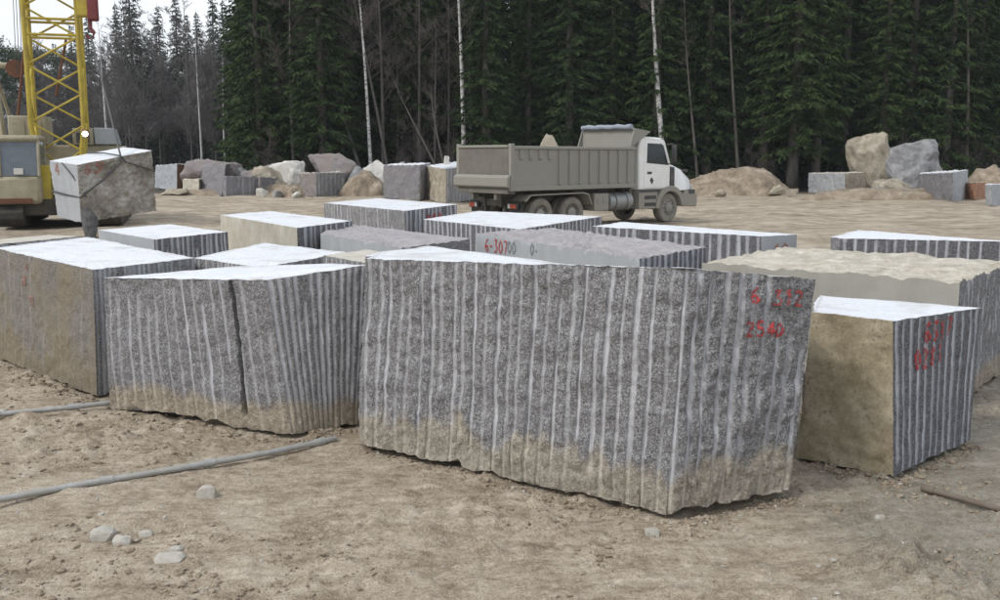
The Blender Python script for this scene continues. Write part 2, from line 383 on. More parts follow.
xs = grow(6.2, .028, 2500, 1.085); xs = np.array([-q for q in xs[::-1]]+list(np.arange(-6.17, 6.18, .028))+xs)
ys = np.array([-400, -120, -40, -12, -4, 0, 2, 3.2, 4.0]+list(np.arange(4.4, 12.5, .028))+grow(12.5, .028, 3000, 1.04))
X, Y = np.meshgrid(xs, ys); Z = gz(X, Y); nx, ny = len(xs), len(ys)
idx = np.arange(nx*ny).reshape(ny, nx)
gme = mesh_np('ground', np.stack([X, Y, Z], -1).reshape(-1, 3), np.stack([idx[:-1, :-1], idx[:-1, 1:], idx[1:, 1:], idx[1:, :-1]], -1).reshape(-1, 4))
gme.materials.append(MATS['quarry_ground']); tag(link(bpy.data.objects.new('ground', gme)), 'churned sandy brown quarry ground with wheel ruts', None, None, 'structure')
def gzs(x, y): return float(gz(np.array([x]), np.array([y]))[0])

# ------------------------------------------------------------------ granite blocks
DIG = {'0': [[(.2, 0), (0, .3), (0, .7), (.25, 1), (.5, .7), (.5, .3), (.25, 0)]], '1': [[(.05, .75), (.3, 1), (.3, 0)]],
       '2': [[(0, .8), (.25, 1), (.5, .8), (.45, .55), (0, 0), (.55, .02)]], '3': [[(0, .95), (.45, 1), (.2, .6), (.5, .35), (.35, .03), (0, .08)]],
       '4': [[(.4, 0), (.4, 1), (0, .35), (.6, .35)]], '5': [[(.5, 1), (.08, 1), (.05, .58), (.4, .55), (.48, .2), (.2, 0), (0, .1)]],
       '6': [[(.45, 1), (.1, .65), (0, .25), (.25, 0), (.5, .22), (.35, .48), (.05, .4)]], '7': [[(0, .97), (.52, 1), (.2, 0)]],
       '8': [[(.25, .53), (.02, .75), (.25, 1), (.5, .76), (.25, .53), (0, .25), (.25, 0), (.5, .25), (.25, .53)]], '9': [[(.45, .6), (.2, .48), (0, .75), (.25, 1), (.5, .8), (.42, .3), (.15, 0)]], '-': [[(.05, .45), (.4, .47)]], ' ': []}
def block(name, label, faces, top='top_white', nv=24, ringn=7, top_amp=.006, rim=.006, chip=.012, seed=0, group='quarried granite blocks', cat='granite block', marks=(), bot=.03, parts=()):
    """faces: dicts with pts [(base, top), ...] round the block; consecutive faces share end points"""
    rng = np.random.RandomState(seed+11)
    allp = [p for f in faces for p in f['pts'][:-1]]
    bx = np.array([p[0] for p in allp]); o0 = bx.mean(0); o0[2] = 0
    area = sum(bx[i][0]*bx[(i+1) % len(bx)][1]-bx[(i+1) % len(bx)][0]*bx[i][1] for i in range(len(bx)))
    sgn = 1 if area > 0 else -1
    cols = []; grids = []
    vr = np.linspace(0, 1, nv)
    for fi, f in enumerate(faces):
        pb = np.array([p[0] for p in f['pts']], float); pt = np.array([p[1] for p in f['pts']], float)
        seg = np.hypot(*(pb[1:]-pb[:-1])[:, :2].T); cum = np.concatenate([[0], np.cumsum(seg)]); Lf = cum[-1]
        n = max(4, int(Lf/f.get('res', .05))); s = np.linspace(0, Lf, n+1)
        B = np.stack([np.interp(s, cum, pb[:, k]) for k in range(3)], -1); T = np.stack([np.interp(s, cum, pt[:, k]) for k in range(3)], -1)
        if f.get('bend'):
            kk = max(3, int(n*.018)); ker = np.hanning(2*kk+3)[1:-1]; ker /= ker.sum()
            for A in (B, T):
                ends = (A[0].copy(), A[-1].copy())
                for k in range(2): A[:, k] = np.convolve(np.pad(A[:, k], kk, mode='reflect', reflect_type='odd'), ker, 'valid')
                A[0], A[-1] = ends
        if 'prof' in f: B[:, 2] += np.interp(s/Lf, *zip(*f['prof']))
        B[:, 2] += bot*np.clip(.4+fbm(np.stack([s*5, s*0+seed*3.1+fi, s*0], -1), 1, 3), 0, 2)
        T[:, 2] += rim*fbm(np.stack([s*7, s*0+seed*5.3+fi, s*0+3], -1), 1, 3)
        tg = np.gradient(B[:, :2], axis=0); tg /= np.linalg.norm(tg, axis=1)[:, None]+1e-9
        nrm = np.stack([tg[:, 1], -tg[:, 0], tg[:, 0]*0], -1)*sgn
        Pg = B[None]+(T-B)[None]*vr[:, None, None]
        rough = f.get('rough', .02)
        q = Pg+seed*7.7
        d_low = rough*1.2*fbm(q, 1.5, 2); d_hi = rough*(.8*fbm(q, 6, 2, 4)+.5*fbm(q, 17, 2, 9))
        gm = np.zeros((nv, n+1))
        if f.get('g'):
            ng = f['g']; wd = f.get('gw', .034); fade = f.get('fade', .3)
            cs = (np.arange(ng)+.5+rng.uniform(-.14, .14, ng)*f.get('jit', 1))/ng*Lf
            for c in cs:
                wob = c+.010*fbm(np.stack([vr*3, vr*0+c*9, vr*0+seed], -1), 1, 2)*f.get('wob', 1)
                wv = wd*(1+.25*fbm(np.stack([vr*5, vr*0+c*7, vr*0+seed+4], -1), 1, 2))*rng.uniform(.75, 1.2)
                x = np.abs(s[None]-wob[:, None])/(wv[:, None]*.5)
                st = np.clip(1.25-x, 0, .5)*2
                v0 = rng.uniform(-.3, .12)+f.get('glow', 0); v1 = 1.2 if rng.rand() > fade else rng.uniform(.6, 1.0)
                if rng.rand() < fade*.5: v0 = rng.uniform(.1, .5)
                st = st*sstep(v0-.03, v0+.05, vr)[:, None]*(1-sstep(v1-.04, v1+.03, vr))[:, None]*rng.uniform(.55, 1.0)**f.get('gvar', 1)
                gm = np.maximum(gm, st)
        dep = f.get('gd', .014)
        d = d_low+(1-.8*gm)*d_hi-dep*gm
        if 'crack' in f:
            cu, cv, cw, cd = f['crack']; cc = (cu+(cv-cu)*(1-vr))*Lf+.012*fbm(np.stack([vr*4, vr*0, vr*0+seed], -1), 1, 3)
            cx = np.clip(1-np.abs(s[None]-cc[:, None])/(cw*(.7+.5*np.abs(fbm(np.stack([vr*6, vr*0+5, vr*0], -1), 1, 2)))[:, None]), 0, 1)
            km = np.clip(cx*2.2, 0, 1)*sstep(.06, .14, vr)[:, None]*(1-sstep(.985, 1.0, vr))[:, None]*.999
            d = d*(1-km)-cd*km; gm = gm*(1-km)
        fal = sstep(0, .05, s)*sstep(0, .05, Lf-s)
        d = d*(.12+.88*fal)[None]
        Pd = Pg+nrm[None]*d[..., None]
        ck = (1-fal)[None]*chip*np.abs(fbm(Pg+3, 4, 2))                      # worn corners
        ctr = o0[:2]; inw = ctr-Pg[..., :2]; inw /= np.linalg.norm(inw, axis=-1, keepdims=True); Pd[..., :2] += inw*ck[..., None]
        grids.append((Pd, nrm, s, Lf))
        cols.append((Pd[:, :-1], gm[:, :-1], (Pg[:, :-1, 2]-B[None, :-1, 2]), np.full(n, fi), T[:-1]))
    # corners shared: first column of each face stands for the last of the one before
    Vg = np.concatenate([c[0] for c in cols], 1); gm = np.concatenate([c[1] for c in cols], 1); hg = np.concatenate([c[2] for c in cols], 1)
    fid = np.concatenate([c[3] for c in cols]); T = np.concatenate([c[4] for c in cols]); n = Vg.shape[1]
    V = [Vg.reshape(-1, 3)]; ii = np.arange(nv*n).reshape(nv, n); nx_ = np.roll(ii, -1, 1)
    if sgn > 0: Q = np.stack([ii[:-1], nx_[:-1], nx_[1:], ii[1:]], -1)
    else: Q = np.stack([nx_[:-1], ii[:-1], ii[1:], nx_[1:]], -1)
    Q = Q.reshape(-1, 4); qm = np.tile(fid, nv-1)
    mats = []
    def mi(m):
        if m not in mats: mats.append(m)
        return mats.index(m)
    fm = np.array([mi(f.get('mat', 'granite_split')) for f in faces]); pm = fm[qm]
    cen = T.mean(0); base = nv*n; ring = ii[-1]; rimv = [np.zeros(nv*n)]
    fr = [.978]+list(np.linspace(.93, .12, ringn)); tq = []
    for k, t in enumerate(fr):
        C = cen+(T-cen)*t; C[:, 2] += top_amp*(fbm(C+seed, 2.5, 2)+.6*fbm(C+seed, 9, 2)+.35*fbm(C+seed, 25, 1))*(1 if t < .97 else .5)
        V.append(C); new = np.arange(n)+base; base += n; rimv.append(np.full(n, 1.0 if k == 0 else (.55 if k == 1 else 0)))
        r2, n2 = np.roll(ring, -1), np.roll(new, -1)
        tq.append(np.stack([ring, r2, n2, new], -1) if sgn > 0 else np.stack([r2, ring, new, n2], -1)); ring = new
    V.append(cen[None]); rimv.append(np.zeros(1)); ci = base; base += 1
    r2 = np.roll(ring, -1); tri = np.stack([ring, r2, np.full(n, ci)], -1) if sgn > 0 else np.stack([r2, ring, np.full(n, ci)], -1)
    bc = Vg[0].mean(0); bc[2] = Vg[0][:, 2].max()+.01; V.append(bc[None]); rimv.append(np.zeros(1)); bi = base
    b2 = np.roll(ii[0], -1); btri = np.stack([b2, ii[0], np.full(n, bi)], -1) if sgn > 0 else np.stack([ii[0], b2, np.full(n, bi)], -1)
    tq = np.concatenate(tq); V = np.concatenate(V)-o0
    me = mesh_np(name, V, [Q, tq, tri, btri], True, R(48))
    tm = mi(top); me.polygons.foreach_set('material_index', np.concatenate([pm, np.full(len(tq)+len(tri), tm), np.full(len(btri), pm[0])]).astype(np.int32))
    for m in mats: me.materials.append(MATS[m])
    tot = len(V)
    for nm, a in (('groove', np.concatenate([gm.ravel(), np.zeros(tot-nv*n)])), ('hgt', np.concatenate([hg.ravel(), np.full(tot-nv*n, 3.0)])), ('rim', np.concatenate(rimv))):
        at = me.attributes.new(nm, 'FLOAT', 'POINT'); at.data.foreach_set('value', a.astype(np.float32))
    o = bpy.data.objects.new(name, me); o.location = o0; link(o); tag(o, label, cat, group)
    for (fi, u, v, txt, h, mat, lab) in marks:
        Pd, nrm, s, Lf = grids[fi]; hb = float(np.mean(Pd[-1, :, 2]-Pd[0, :, 2])); m = MB(); x0 = u*Lf; rr = random.Random(seed+len(txt)); s_dir = f_dir = 1
        # writing runs left to right as seen from outside
        a, b_ = Pd[0, 0], Pd[0, -1]; rightward = (b_[0]-a[0]) > 0
        def at_(sx, vy):
            i = np.clip(sx/Lf*(len(s)-1), 0, len(s)-1.001); j = np.clip(vy*(nv-1), 0, nv-1.001); i0, j0 = int(i), int(j); fi_, fj = i-i0, j-j0
            p = (Pd[j0, i0]*(1-fi_)+Pd[j0, i0+1]*fi_)*(1-fj)+(Pd[j0+1, i0]*(1-fi_)+Pd[j0+1, i0+1]*fi_)*fj
            return p+nrm[i0]*.009
        pen = 0.0
        for ch in txt:
            dy = rr.uniform(-.06, .06)
            for stroke in DIG[ch]:
                pts = []
                for (xa, ya), (xb, yb) in zip(stroke[:-1], stroke[1:]):
                    for t in np.linspace(0, 1, 6)[:-1]: pts.append((xa+(xb-xa)*t, ya+(yb-ya)*t))
                pts.append(stroke[-1]); ww = h*.085*rr.uniform(.85, 1.2); vs = []
                for i, (xa, ya) in enumerate(pts):
                    q0 = pts[max(i-1, 0)]; q1 = pts[min(i+1, len(pts)-1)]; dx, dyy = q1[0]-q0[0], q1[1]-q0[1]; ln = math.hypot(dx, dyy)+1e-6
                    for sd_ in (-1, 0, 1):
                        sx = (pen+xa)*h-dyy/ln*ww*sd_; sy = (ya+dy)*h+dx/ln*ww*sd_
                        vs.append(at_(x0+(sx if rightward else -sx), v+sy/hb)-o0+nrm[0]*(.003 if sd_ == 0 else 0))
                m.add(vs, [(i*3+k, i*3+k+1, i*3+3+k+1, i*3+3+k) for i in range(len(pts)-1) for k in (0, 1)])
            pen += .78
            if m.v: m.build('painted_figure', mat, o, smooth=False)['label'] = lab
            m = MB()
    return o
def cn(bpx, tpx, y=None, dz=0.0):       # corner from a pixel where it stands and the pixel of its top
    b = G(*bpx) if len(bpx) < 3 else G(bpx[0], bpx[1], bpx[2]); t = P(*tpx, b[1] if y is None else y)
    return (b, t)
def ct(px, py, z, bz=0.0):              # corner known by its top only: it stands straight below
    t = G(px, py, z); return (np.array([t[0], t[1], bz]), t)
def at3(x, y, z, bz=0.0): return (np.array([x, y, bz]), np.array([x, y, z]))
def quad(Lc, Fc, Rc):                   # fourth corner of a block, behind
    return (Lc[0]+Rc[0]-Fc[0], Lc[1]+Rc[1]-Fc[1])
BACK = dict(res=.09, rough=.02)

# the big block in front
Lc = cn((360, 444, .05), (365, 259)); M1 = cn((672, 517), (690, 268.5)); Rc = cn((790, 491, .06), (816, 279))
Lb = at3(-1.20, 9.35, 1.47); BB = P(428, 246, 9.9); BB = at3(BB[0], BB[1], BB[2]); Rb = at3(1.75, 8.5, 1.30)
block('granite_block', 'largest granite block, its whole front scored by pale drill grooves', [
    dict(pts=[Lc, M1, Rc], res=.0095, rough=.030, g=36, gw=.034, gd=.016, fade=.3, gvar=1.4, wob=.32, mat='granite_front', bend=True,
         prof=[(0, .0), (.24, .0), (.262, .045), (.275, .0), (.5, .0), (.735, .0), (.76, .03), (.80, .03), (.82, .0), (.835, .05), (.85, .0), (1, .0)]),
    dict(pts=[Rc, Rb], res=.06, rough=.03, mat='granite_front'), dict(pts=[Rb, BB], **BACK), dict(pts=[BB, Lb], **BACK), dict(pts=[Lb, Lc], res=.04, rough=.03, mat='granite_front')],
    nv=96, ringn=14, seed=1, rim=.008, bot=.018, marks=[(0, .868, .875, '6 312', .105, 'number_red', 'red number near the top corner'), (0, .862, .735, '2540', .10, 'number_red', 'second row of red figures')])
# the cracked block to its left
Lc = cn((110, 409), (103, 278)); C1 = cn((292, 436), (266, 280)); Rc = cn((358, 425), (367, 265))
Bl = P(240, 266, 9.8); Bl = at3(Bl[0], Bl[1], Bl[2]); Br = P(335, 263.5, 9.15); Br = at3(Br[0], Br[1], Br[2])
block('granite_block', 'grey granite block split by a dark vertical crack, white dusted top', [
    dict(pts=[Lc, C1], res=.0125, rough=.02, g=17, gw=.036, gd=.006, gvar=1.6, fade=.4, wob=.5, mat='granite_twin', crack=(.80, .775, .028, .22), prof=[(0, .0), (.2, .02), (.3, .05), (.42, .02), (.5, .06), (.55, .02), (.62, .05), (.68, .0), (1, .0)]),
    dict(pts=[C1, Rc], res=.008, rough=.010, g=13, gw=.024, gd=.005, fade=.1, jit=.5, wob=.3, gvar=.5, mat='granite_twin', glow=.06),
    dict(pts=[Rc, Br], **BACK), dict(pts=[Br, Bl], **BACK), dict(pts=[Bl, Lc], **BACK)], nv=72, ringn=12, seed=2)
# soiled block at the left edge
Ac = cn((-6, 357), (-6, 248)); Bc = cn((97, 398), (93, 270)); Cc = ct(195, 258, 1.28); Dc = ct(88, 237, 1.27)
block('granite_block', 'soil-stained tan granite block with white top, faint red marks on its side', [
    dict(pts=[Ac, Bc], res=.02, rough=.02, g=14, gw=.03, gd=.004, gvar=3, fade=.6, mat='granite_dirty_left'),
    dict(pts=[Bc, Cc], res=.014, rough=.014, g=22, gw=.04, gd=.014, mat='granite_split', fade=.1), dict(pts=[Cc, Dc], **BACK), dict(pts=[Dc, Ac], **BACK)], nv=48, ringn=10, seed=3,
    marks=[(0, .36, .86, '4', .10, 'number_red_faded', 'faded red mark'), (0, .33, .74, '18', .10, 'number_red_faded', 'faded red mark'), (0, .40, .58, '22', .10, 'number_red_faded', 'faded red mark')])
# right: tan end, striped side, red figures
Lc = cn((796, 458), (812, 312)); Fc = cn((893, 478), (893, 321)); Rc = cn((970, 441), (981, 308)); B_ = at3(2.92, 8.8, 1.13)
block('granite_block', 'granite block with smooth tan end and red figures on its grooved side', [
    dict(pts=[Lc, Fc], res=.02, rough=.018, mat='face_tan'), dict(pts=[Fc, Rc], res=.0105, rough=.008, g=12, gw=.046, gd=.012, mat='granite_small_stripes', fade=.1, gvar=.5),
    dict(pts=[Rc, B_], **BACK), dict(pts=[B_, Lc], **BACK)], nv=56, ringn=10, seed=4,
    marks=[(1, .34, .83, '6317', .15, 'number_red', 'red figures, upper row'), (1, .24, .66, '0281', .15, 'number_red', 'red figures, lower row')])
Lc = ct(702, 262, 1.22); Fc = ct(960, 283, 1.22); Rc = ct(1014, 262, 1.22)
block('granite_block', 'long granite block under a rough sandy top with sawn front face', [
    dict(pts=[Lc, Fc], res=.03, rough=.004, mat='face_sawn_warm'), dict(pts=[Fc, Rc], res=.016, rough=.022, g=16, gw=.05, gd=.014, mat='granite_twin', fade=.4),
    dict(pts=[Rc, quad(Lc, Fc, Rc)], **BACK), dict(pts=[quad(Lc, Fc, Rc), Lc], **BACK)], top='top_sand', nv=36, ringn=16, top_amp=.04, rim=.03, seed=5)
# middle rows
def qblock(label, l, f, r, z, fl, fr, top='top_white', seed=0, bk=None, **kw):
    zz = z if isinstance(z, (tuple, list)) else (z, z, z)
    Lc, Fc, Rc = ct(*l, zz[0]), ct(*f, zz[1]), ct(*r, zz[2]); Bk = quad(Lc, Fc, Rc) if bk is None else ct(*bk)
    return block('granite_block', label, [dict(dict(pts=[Lc, Fc]), **fl), dict(dict(pts=[Fc, Rc]), **fr), dict(pts=[Rc, Bk], **BACK), dict(pts=[Bk, Lc], **BACK)], top=top, nv=kw.pop('nv', 20), ringn=kw.pop('ringn', 8), seed=seed, **kw)
ST = lambda n, w=.05, m='granite_small_stripes', res=.016: dict(res=res, rough=.012, g=n, gw=w, gd=.012, mat=m, fade=.08, gvar=.5)
qblock('striped granite block standing between the soiled block and the yellow crane', (98, 230), (154, 239.5), (228, 232), 1.2, dict(res=.03, rough=.006, mat='face_sawn'), ST(15), seed=6)
qblock('white-topped granite block with a cream weathered end', (220, 215), (297, 228), (352, 221), 1.25, dict(res=.03, rough=.012, mat='face_cream'), ST(11, .07), seed=7, bk=(270, 211, 1.25))
qblock('white-topped granite block wedged behind the cracked block', (193, 258), (262, 268), (347, 252.5), 1.25, ST(18, .045, 'granite_split'), ST(14, .05, 'granite_split'), seed=8, bk=(265, 243, 1.25))
qblock('granite block with earth-dusted top wedged between cracked and largest blocks', (323, 255.5), (371, 264), (416, 258), 1.3, ST(9, .04, 'granite_split'), ST(6), top='top_dusty', seed=9, bk=(368, 249.5, 1.3))
qblock('granite block behind the dusty one, red paint smeared on its striped end', (324, 203), (405, 211), (457, 204.5), 1.2, dict(res=.02, rough=.03, g=24, gw=.05, gd=.01, mat='granite_split', gvar=2), ST(13, .12), seed=10,
       marks=[(1, .38, .52, '88', .42, 'number_red', 'smeared red paint'), (1, .60, .52, '8', .42, 'number_red', 'smeared red paint')])
qblock('low granite block with rough greyish-brown top and sawn grey side', (320, 233.5), (402, 248), (470, 239), 1.15, dict(res=.03, rough=.004, mat='face_sawn'), dict(res=.03, rough=.02, mat='granite_split'), top='top_rough', seed=11, top_amp=.035, rim=.02, ringn=14, bk=(345, 223.5, 1.15))
qblock('striped granite block with dished white top in front of the truck tailgate', (423, 219.5), (520, 229.5), (602, 216.5), 1.1, ST(20, .07), ST(22, .09), seed=12, bk=(478, 211, 1.1))
qblock('granite block with rough grey top and red number on its sawn face', (476, 233.5), (640, 259), (706, 247.5), 1.2, dict(res=.02, rough=.004, mat='face_sawn'), ST(12, .07), top='top_rough', seed=13, top_amp=.05, rim=.025, ringn=16, bk=(552, 228, 1.2),
       marks=[(0, .075, .80, '6-307', .19, 'number_red', 'red number on sawn face'), (0, .245, .82, '00', .17, 'number_grey', 'grey overpainted figures'), (0, .40, .84, '0-', .15, 'number_grey', 'grey smudges')])
qblock('long striped granite block with pale sawn end beside the sandy-topped block', (592, 226.5), (762, 236.5), (797, 234.5), 1.2, ST(20, .065), dict(res=.03, rough=.004, mat='face_sawn'), seed=14, bk=(622, 222, 1.2),
       marks=[(1, .36, .72, '19', .21, 'number_red_faded', 'small red mark on sawn end')])
qblock('striped granite block behind the sandy-topped block', (831, 237), (840, 238.5), (1018, 242), 1.2, dict(res=.03, rough=.03), ST(17, .04), seed=15, bk=(858, 230, 1.2))
qblock('granite block with tan dusty top and striped side behind the soiled block', (-40, 243), (-8, 245), (80, 236.5), 1.2, dict(res=.05, rough=.02), ST(12, .12), top='top_dusty', seed=16)
# ------------------------------------------------------------------ rubble along the far edge
def farblock(label, l, f, r, hy, ml, mr, mt='top_white', seed=0, tl=None, g=0):
    """l, f, r: base pixels of left, near and right corner; hy: pixel rows of their tops"""
    Lc, Fc, Rc = [cn(b, (b[0]+(tl or 0), h)) for b, h in zip((l, f, r), hy)]; Bk = quad(Lc, Fc, Rc)
    gl = dict(g=g, gw=.13, gd=.02, gvar=2) if g else {}
    return block('granite_block', label, [dict(pts=[Lc, Fc], res=.09, rough=.05, mat=ml), dict(pts=[Fc, Rc], res=.05 if g else .09, rough=.04, mat=mr, **gl), dict(pts=[Rc, Bk], res=.2), dict(pts=[Bk, Lc], res=.2)],
                 top=mt, nv=20, ringn=6, seed=seed, top_amp=.06, rim=.05, chip=.12, group='waste blocks along the forest edge')
farblock('leaning waste block with white top and rust-brown side', (155, 188), (177, 191), (190, 188.5), (166, 164, 165), 'face_sawn', 'rock_rust', seed=21)
farblock('small cream waste block beside the tilted grey slab', (182.5, 194), (199, 195), (203, 194), (179.5, 179, 179), 'face_cream', 'rock_tan', 'top_dusty', seed=22)
farblock('tilted grey slab leaning among the waste rock', (199, 194.5), (222, 196), (226, 194), (167, 164.5, 164), 'granite_far', 'rock_dark', 'rock_grey', seed=23, tl=4)
farblock('long low grey waste block with faint grooves', (223, 196), (226, 197), (262, 195.5), (177, 176.5, 177), 'granite_far', 'granite_far', 'rock_grey', seed=24, g=10)
farblock('cracked pale grey waste block beside the earth heap', (256, 195.5), (260, 196), (290, 193), (177.5, 177, 179), 'granite_pink', 'granite_far', 'rock_pale', seed=25)
farblock('squared waste block with brown end and grooved side', (299, 195), (316, 197.5), (345, 195), (173.5, 173, 172.5), 'granite_pink', 'granite_split', 'top_dusty', seed=26, g=7)
farblock('tall dark grey waste block with white top beside the earth heap', (383, 198), (420, 200.5), (431, 199), (165.5, 165, 163), 'granite_far', 'granite_split', seed=27, g=0)
farblock('tall waste block with cream end behind the truck tailgate', (427, 199.5), (446, 204), (482, 199), (166, 169, 163), 'rock_tan', 'granite_split', seed=28, g=12)
farblock('pale sawn waste block with brown end beside the round boulder', (808, 193), (845, 197), (866, 194), (173.5, 173.5, 172.5), 'face_sawn', 'rock_tan', 'top_dusty', seed=29)
farblock('squared grey waste block with pale top below the tilted boulder', (918, 198), (953, 202.5), (968, 199), (174, 172.5, 170), 'granite_far', 'face_sawn', seed=30)
farblock('rust-red waste block half behind the squared grey block', (962, 199), (975, 200.5), (986, 199), (183, 183, 182.5), 'rock_rust', 'rock_rust', 'rock_tan', seed=31)
farblock('small grey sawn waste block beside the rust-red block', (985, 205), (992, 206.5), (1012, 204), (185, 184.5, 184), 'face_sawn', 'face_sawn', seed=32)
def boulder(name, label, cpx, base, w, h, mat, seed, dpt=None, tilt=0, cat='boulder', npt=16, z0=0.0, amp=.06, group=None, y=None, flat=.25, box=.85):
    b = G(cpx, base) if y is None else np.array([(cpx-500)/FPX*y, y, 0]); k = b[1]/FPX; W, H = w*k, h*k; D = (dpt or w*.8)*k
    rng = np.random.RandomState(seed); bm = bmesh.new()
    for i in range(npt):
        p = rng.uniform(-1, 1, 3); p = p/max(.4, (np.abs(p)**4).sum()**.25)*rng.uniform(box, 1)
        bm.verts.new((p[0]*W/2, p[1]*D/2, p[2]*H/2))
    r = bmesh.ops.convex_hull(bm, input=bm.verts[:]); bmesh.ops.delete(bm, geom=[v for v in bm.verts if not v.link_faces], context='VERTS')
    bmesh.ops.bevel(bm, geom=bm.edges[:], offset=.03*min(W, H), segments=1, affect='EDGES', profile=.6, clamp_overlap=True)
    bmesh.ops.remove_doubles(bm, verts=bm.verts[:], dist=.01*min(W, H))
    bmesh.ops.triangulate(bm, faces=bm.faces[:])
    for _ in range(4):
        el = [e for e in bm.edges if e.calc_length() > max(W, H)*.09]
        if not el: break
        bmesh.ops.subdivide_edges(bm, edges=el, cuts=1); bmesh.ops.triangulate(bm, faces=bm.faces[:])
    co = np.array([v.co for v in bm.verts]); bm.normal_update(); nn = np.array([v.normal for v in bm.verts]); s = max(W, H)
    co = co+nn*(amp*s*(.25*fbm(co/s+seed, 2.5, 2)+.5*fbm(co/s+seed, 9, 3)))[:, None]
    c, s_ = math.cos(tilt), math.sin(tilt); co = np.stack([co[:, 0]*c-co[:, 2]*s_, co[:, 1], co[:, 0]*s_+co[:, 2]*c], -1)
    co[:, 2] -= co[:, 2].min(); co *= np.array([W/np.ptp(co[:, 0]), 1, H/np.ptp(co[:, 2])])
    for v, q in zip(bm.verts, co): v.co = q
    me = bpy.data.meshes.new(name); bm.to_mesh(me); bm.free(); me.polygons.foreach_set('use_smooth', [True]*len(me.polygons)); me.set_sharp_from_angle(angle=R(22)); me.materials.append(MATS[mat])
    o = bpy.data.objects.new(name, me); o.location = (b[0], b[1], gzs(b[0], b[1])-min(.05, .08*H)+z0); link(o); tag(o, label, cat, group); return o
boulder('boulder', 'brownish-grey boulder behind the tilted grey slab', 215, 193, 58, 35, 'granite_pink', 41, z0=0)
boulder('boulder', 'tan boulder on the long low waste block row', 268, 194, 40, 29, 'rock_tan', 42)
boulder('boulder', 'small grey boulder poking up behind the pale slab-like boulder', 273, 192.5, 20, 30, 'rock_grey', 43)
boulder('boulder', 'pale angular boulder tipped up among the waste rock', 289, 193.5, 36, 33, 'rock_pale', 44, tilt=.3)
boulder('boulder', 'pyramid-shaped pinkish-grey boulder behind the squared grooved block', 333, 193, 54, 40, 'granite_pink', 45, npt=9)
boulder('boulder', 'pale boulder resting on top of the brown earth heap', 380, 193, 32, 33, 'rock_pale', 46)
boulder('boulder', 'tall tan boulder standing at the forest edge', 866, 192.5, 40, 61, 'rock_tan', 47, npt=11, tilt=.12)
boulder('boulder', 'tilted dark grey boulder with flat faces at the forest edge', 917, 193, 60, 54, 'rock_grey', 48, tilt=.5, npt=11)
boulder('boulder', 'small white stone on top of the tall waste blocks', 447, 199, 7, 44, 'rock_pale', 49)
boulder('stone_fragment', 'dark broken upright stone by the corner of the slung block', 88, 247, 18, 43, 'rock_dark', 50, dpt=14, npt=12, cat='stone')
boulder('boulder', 'low brown boulder between the tall tan boulder and the squared block', 893, 196, 44, 18, 'rock_tan', 51)
boulder('boulder', 'low earthy boulder under the rust-sided waste block', 172, 196, 30, 8, 'rock_tan', 52)
CN = {'rock_grey': 'grey', 'granite_pink': 'pinkish', 'rock_tan': 'tan', 'rock_pale': 'whitish'}
for k_, (px_, by_, w_, h_, mt_) in enumerate(((236, 193, 26, 26, 'rock_grey'), (250, 193.5, 22, 24, 'granite_pink'), (301, 193, 20, 26, 'rock_tan'), (312, 194, 18, 20, 'rock_grey'), (262, 197, 12, 9, 'rock_pale'), (277, 198, 10, 8, 'rock_grey'), (296, 198.5, 9, 7, 'rock_pale'), (358, 193.5, 26, 27, 'rock_grey'), (395, 195, 22, 34, 'rock_grey'))):
    boulder('boulder', 'broken %s stone in the waste heap between the crane and the truck' % CN[mt_], px_, by_, w_, h_, mt_, 300+k_, group='broken stones in the waste heap', npt=13)
for k_, (px_, by_, w_, h_, mt_) in enumerate(((792, 197, 14, 9, 'rock_tan'), (876, 198, 20, 12, 'rock_grey'), (905, 199.5, 14, 10, 'rock_tan'), (940, 200, 12, 8, 'rock_tan'), (720, 197.5, 12, 8, 'rock_tan'), (775, 196, 16, 12, 'rock_tan'))):
    boulder('boulder', 'broken %s stone lying in front of the earth bank below the boulders' % CN[mt_], px_, by_, w_, h_, mt_, 320+k_, group='broken stones by the earth bank', npt=13)
def mound(name, label, cpx, base, w, h, seed, dpt=.8, mat='earth'):
    b = G(cpx, base); k = b[1]/FPX; W, H = w*k/2, h*k; n = 70
    u = np.linspace(-1.15, 1.15, n); U, Vv = np.meshgrid(u, u); rr = np.hypot(U, Vv)
    xw, yw = b[0]+U*W, b[1]+W*dpt+Vv*W*dpt
    sh = np.clip(1-rr*rr*(1+.5*fbm2(U, Vv, 1.2, 2, seed)), -.2, 1)
    Zm = H*(np.sign(sh)*np.abs(sh)**.75*(.82+.28*fbm2(U, Vv, 1.4, 2, seed+3)))+.10*H*fbm2(xw, yw, .8, 3, seed)+.07*H*np.abs(fbm2(xw, yw, 3, 3, seed))
    Zm = np.where(rr > 1.08, -.4, Zm)
    ii = np.arange(n*n).reshape(n, n); me = mesh_np(name, np.stack([xw-b[0], yw-b[1], Zm], -1).reshape(-1, 3), np.stack([ii[:-1, :-1], ii[:-1, 1:], ii[1:, 1:], ii[1:, :-1]], -1).reshape(-1, 4))
    me.materials.append(MATS[mat]); o = bpy.data.objects.new(name, me); o.location = (b[0], b[1], gzs(b[0], b[1])-.03); link(o); tag(o, label, None, None, 'structure')
mound('earth_mound', 'heap of brown earth beside the dump truck cab', 742, 196, 112, 33, 3)
mound('earth_mound', 'brown earth heap beside the tall grey waste blocks', 362, 197, 50, 26, 9)
mound('earth_mound', 'low earth bank under the boulders', 890, 200, 190, 15, 13, .35)
mound('earth_mound', 'brown earth heap behind the rust-red waste block', 1000, 197, 64, 34, 17)
mound('earth_mound', 'low earth bank under the waste rock', 262, 196, 200, 12, 21, .3)
mound('earth_mound', 'small sandy heap between waste blocks', 290, 198, 24, 17, 25)
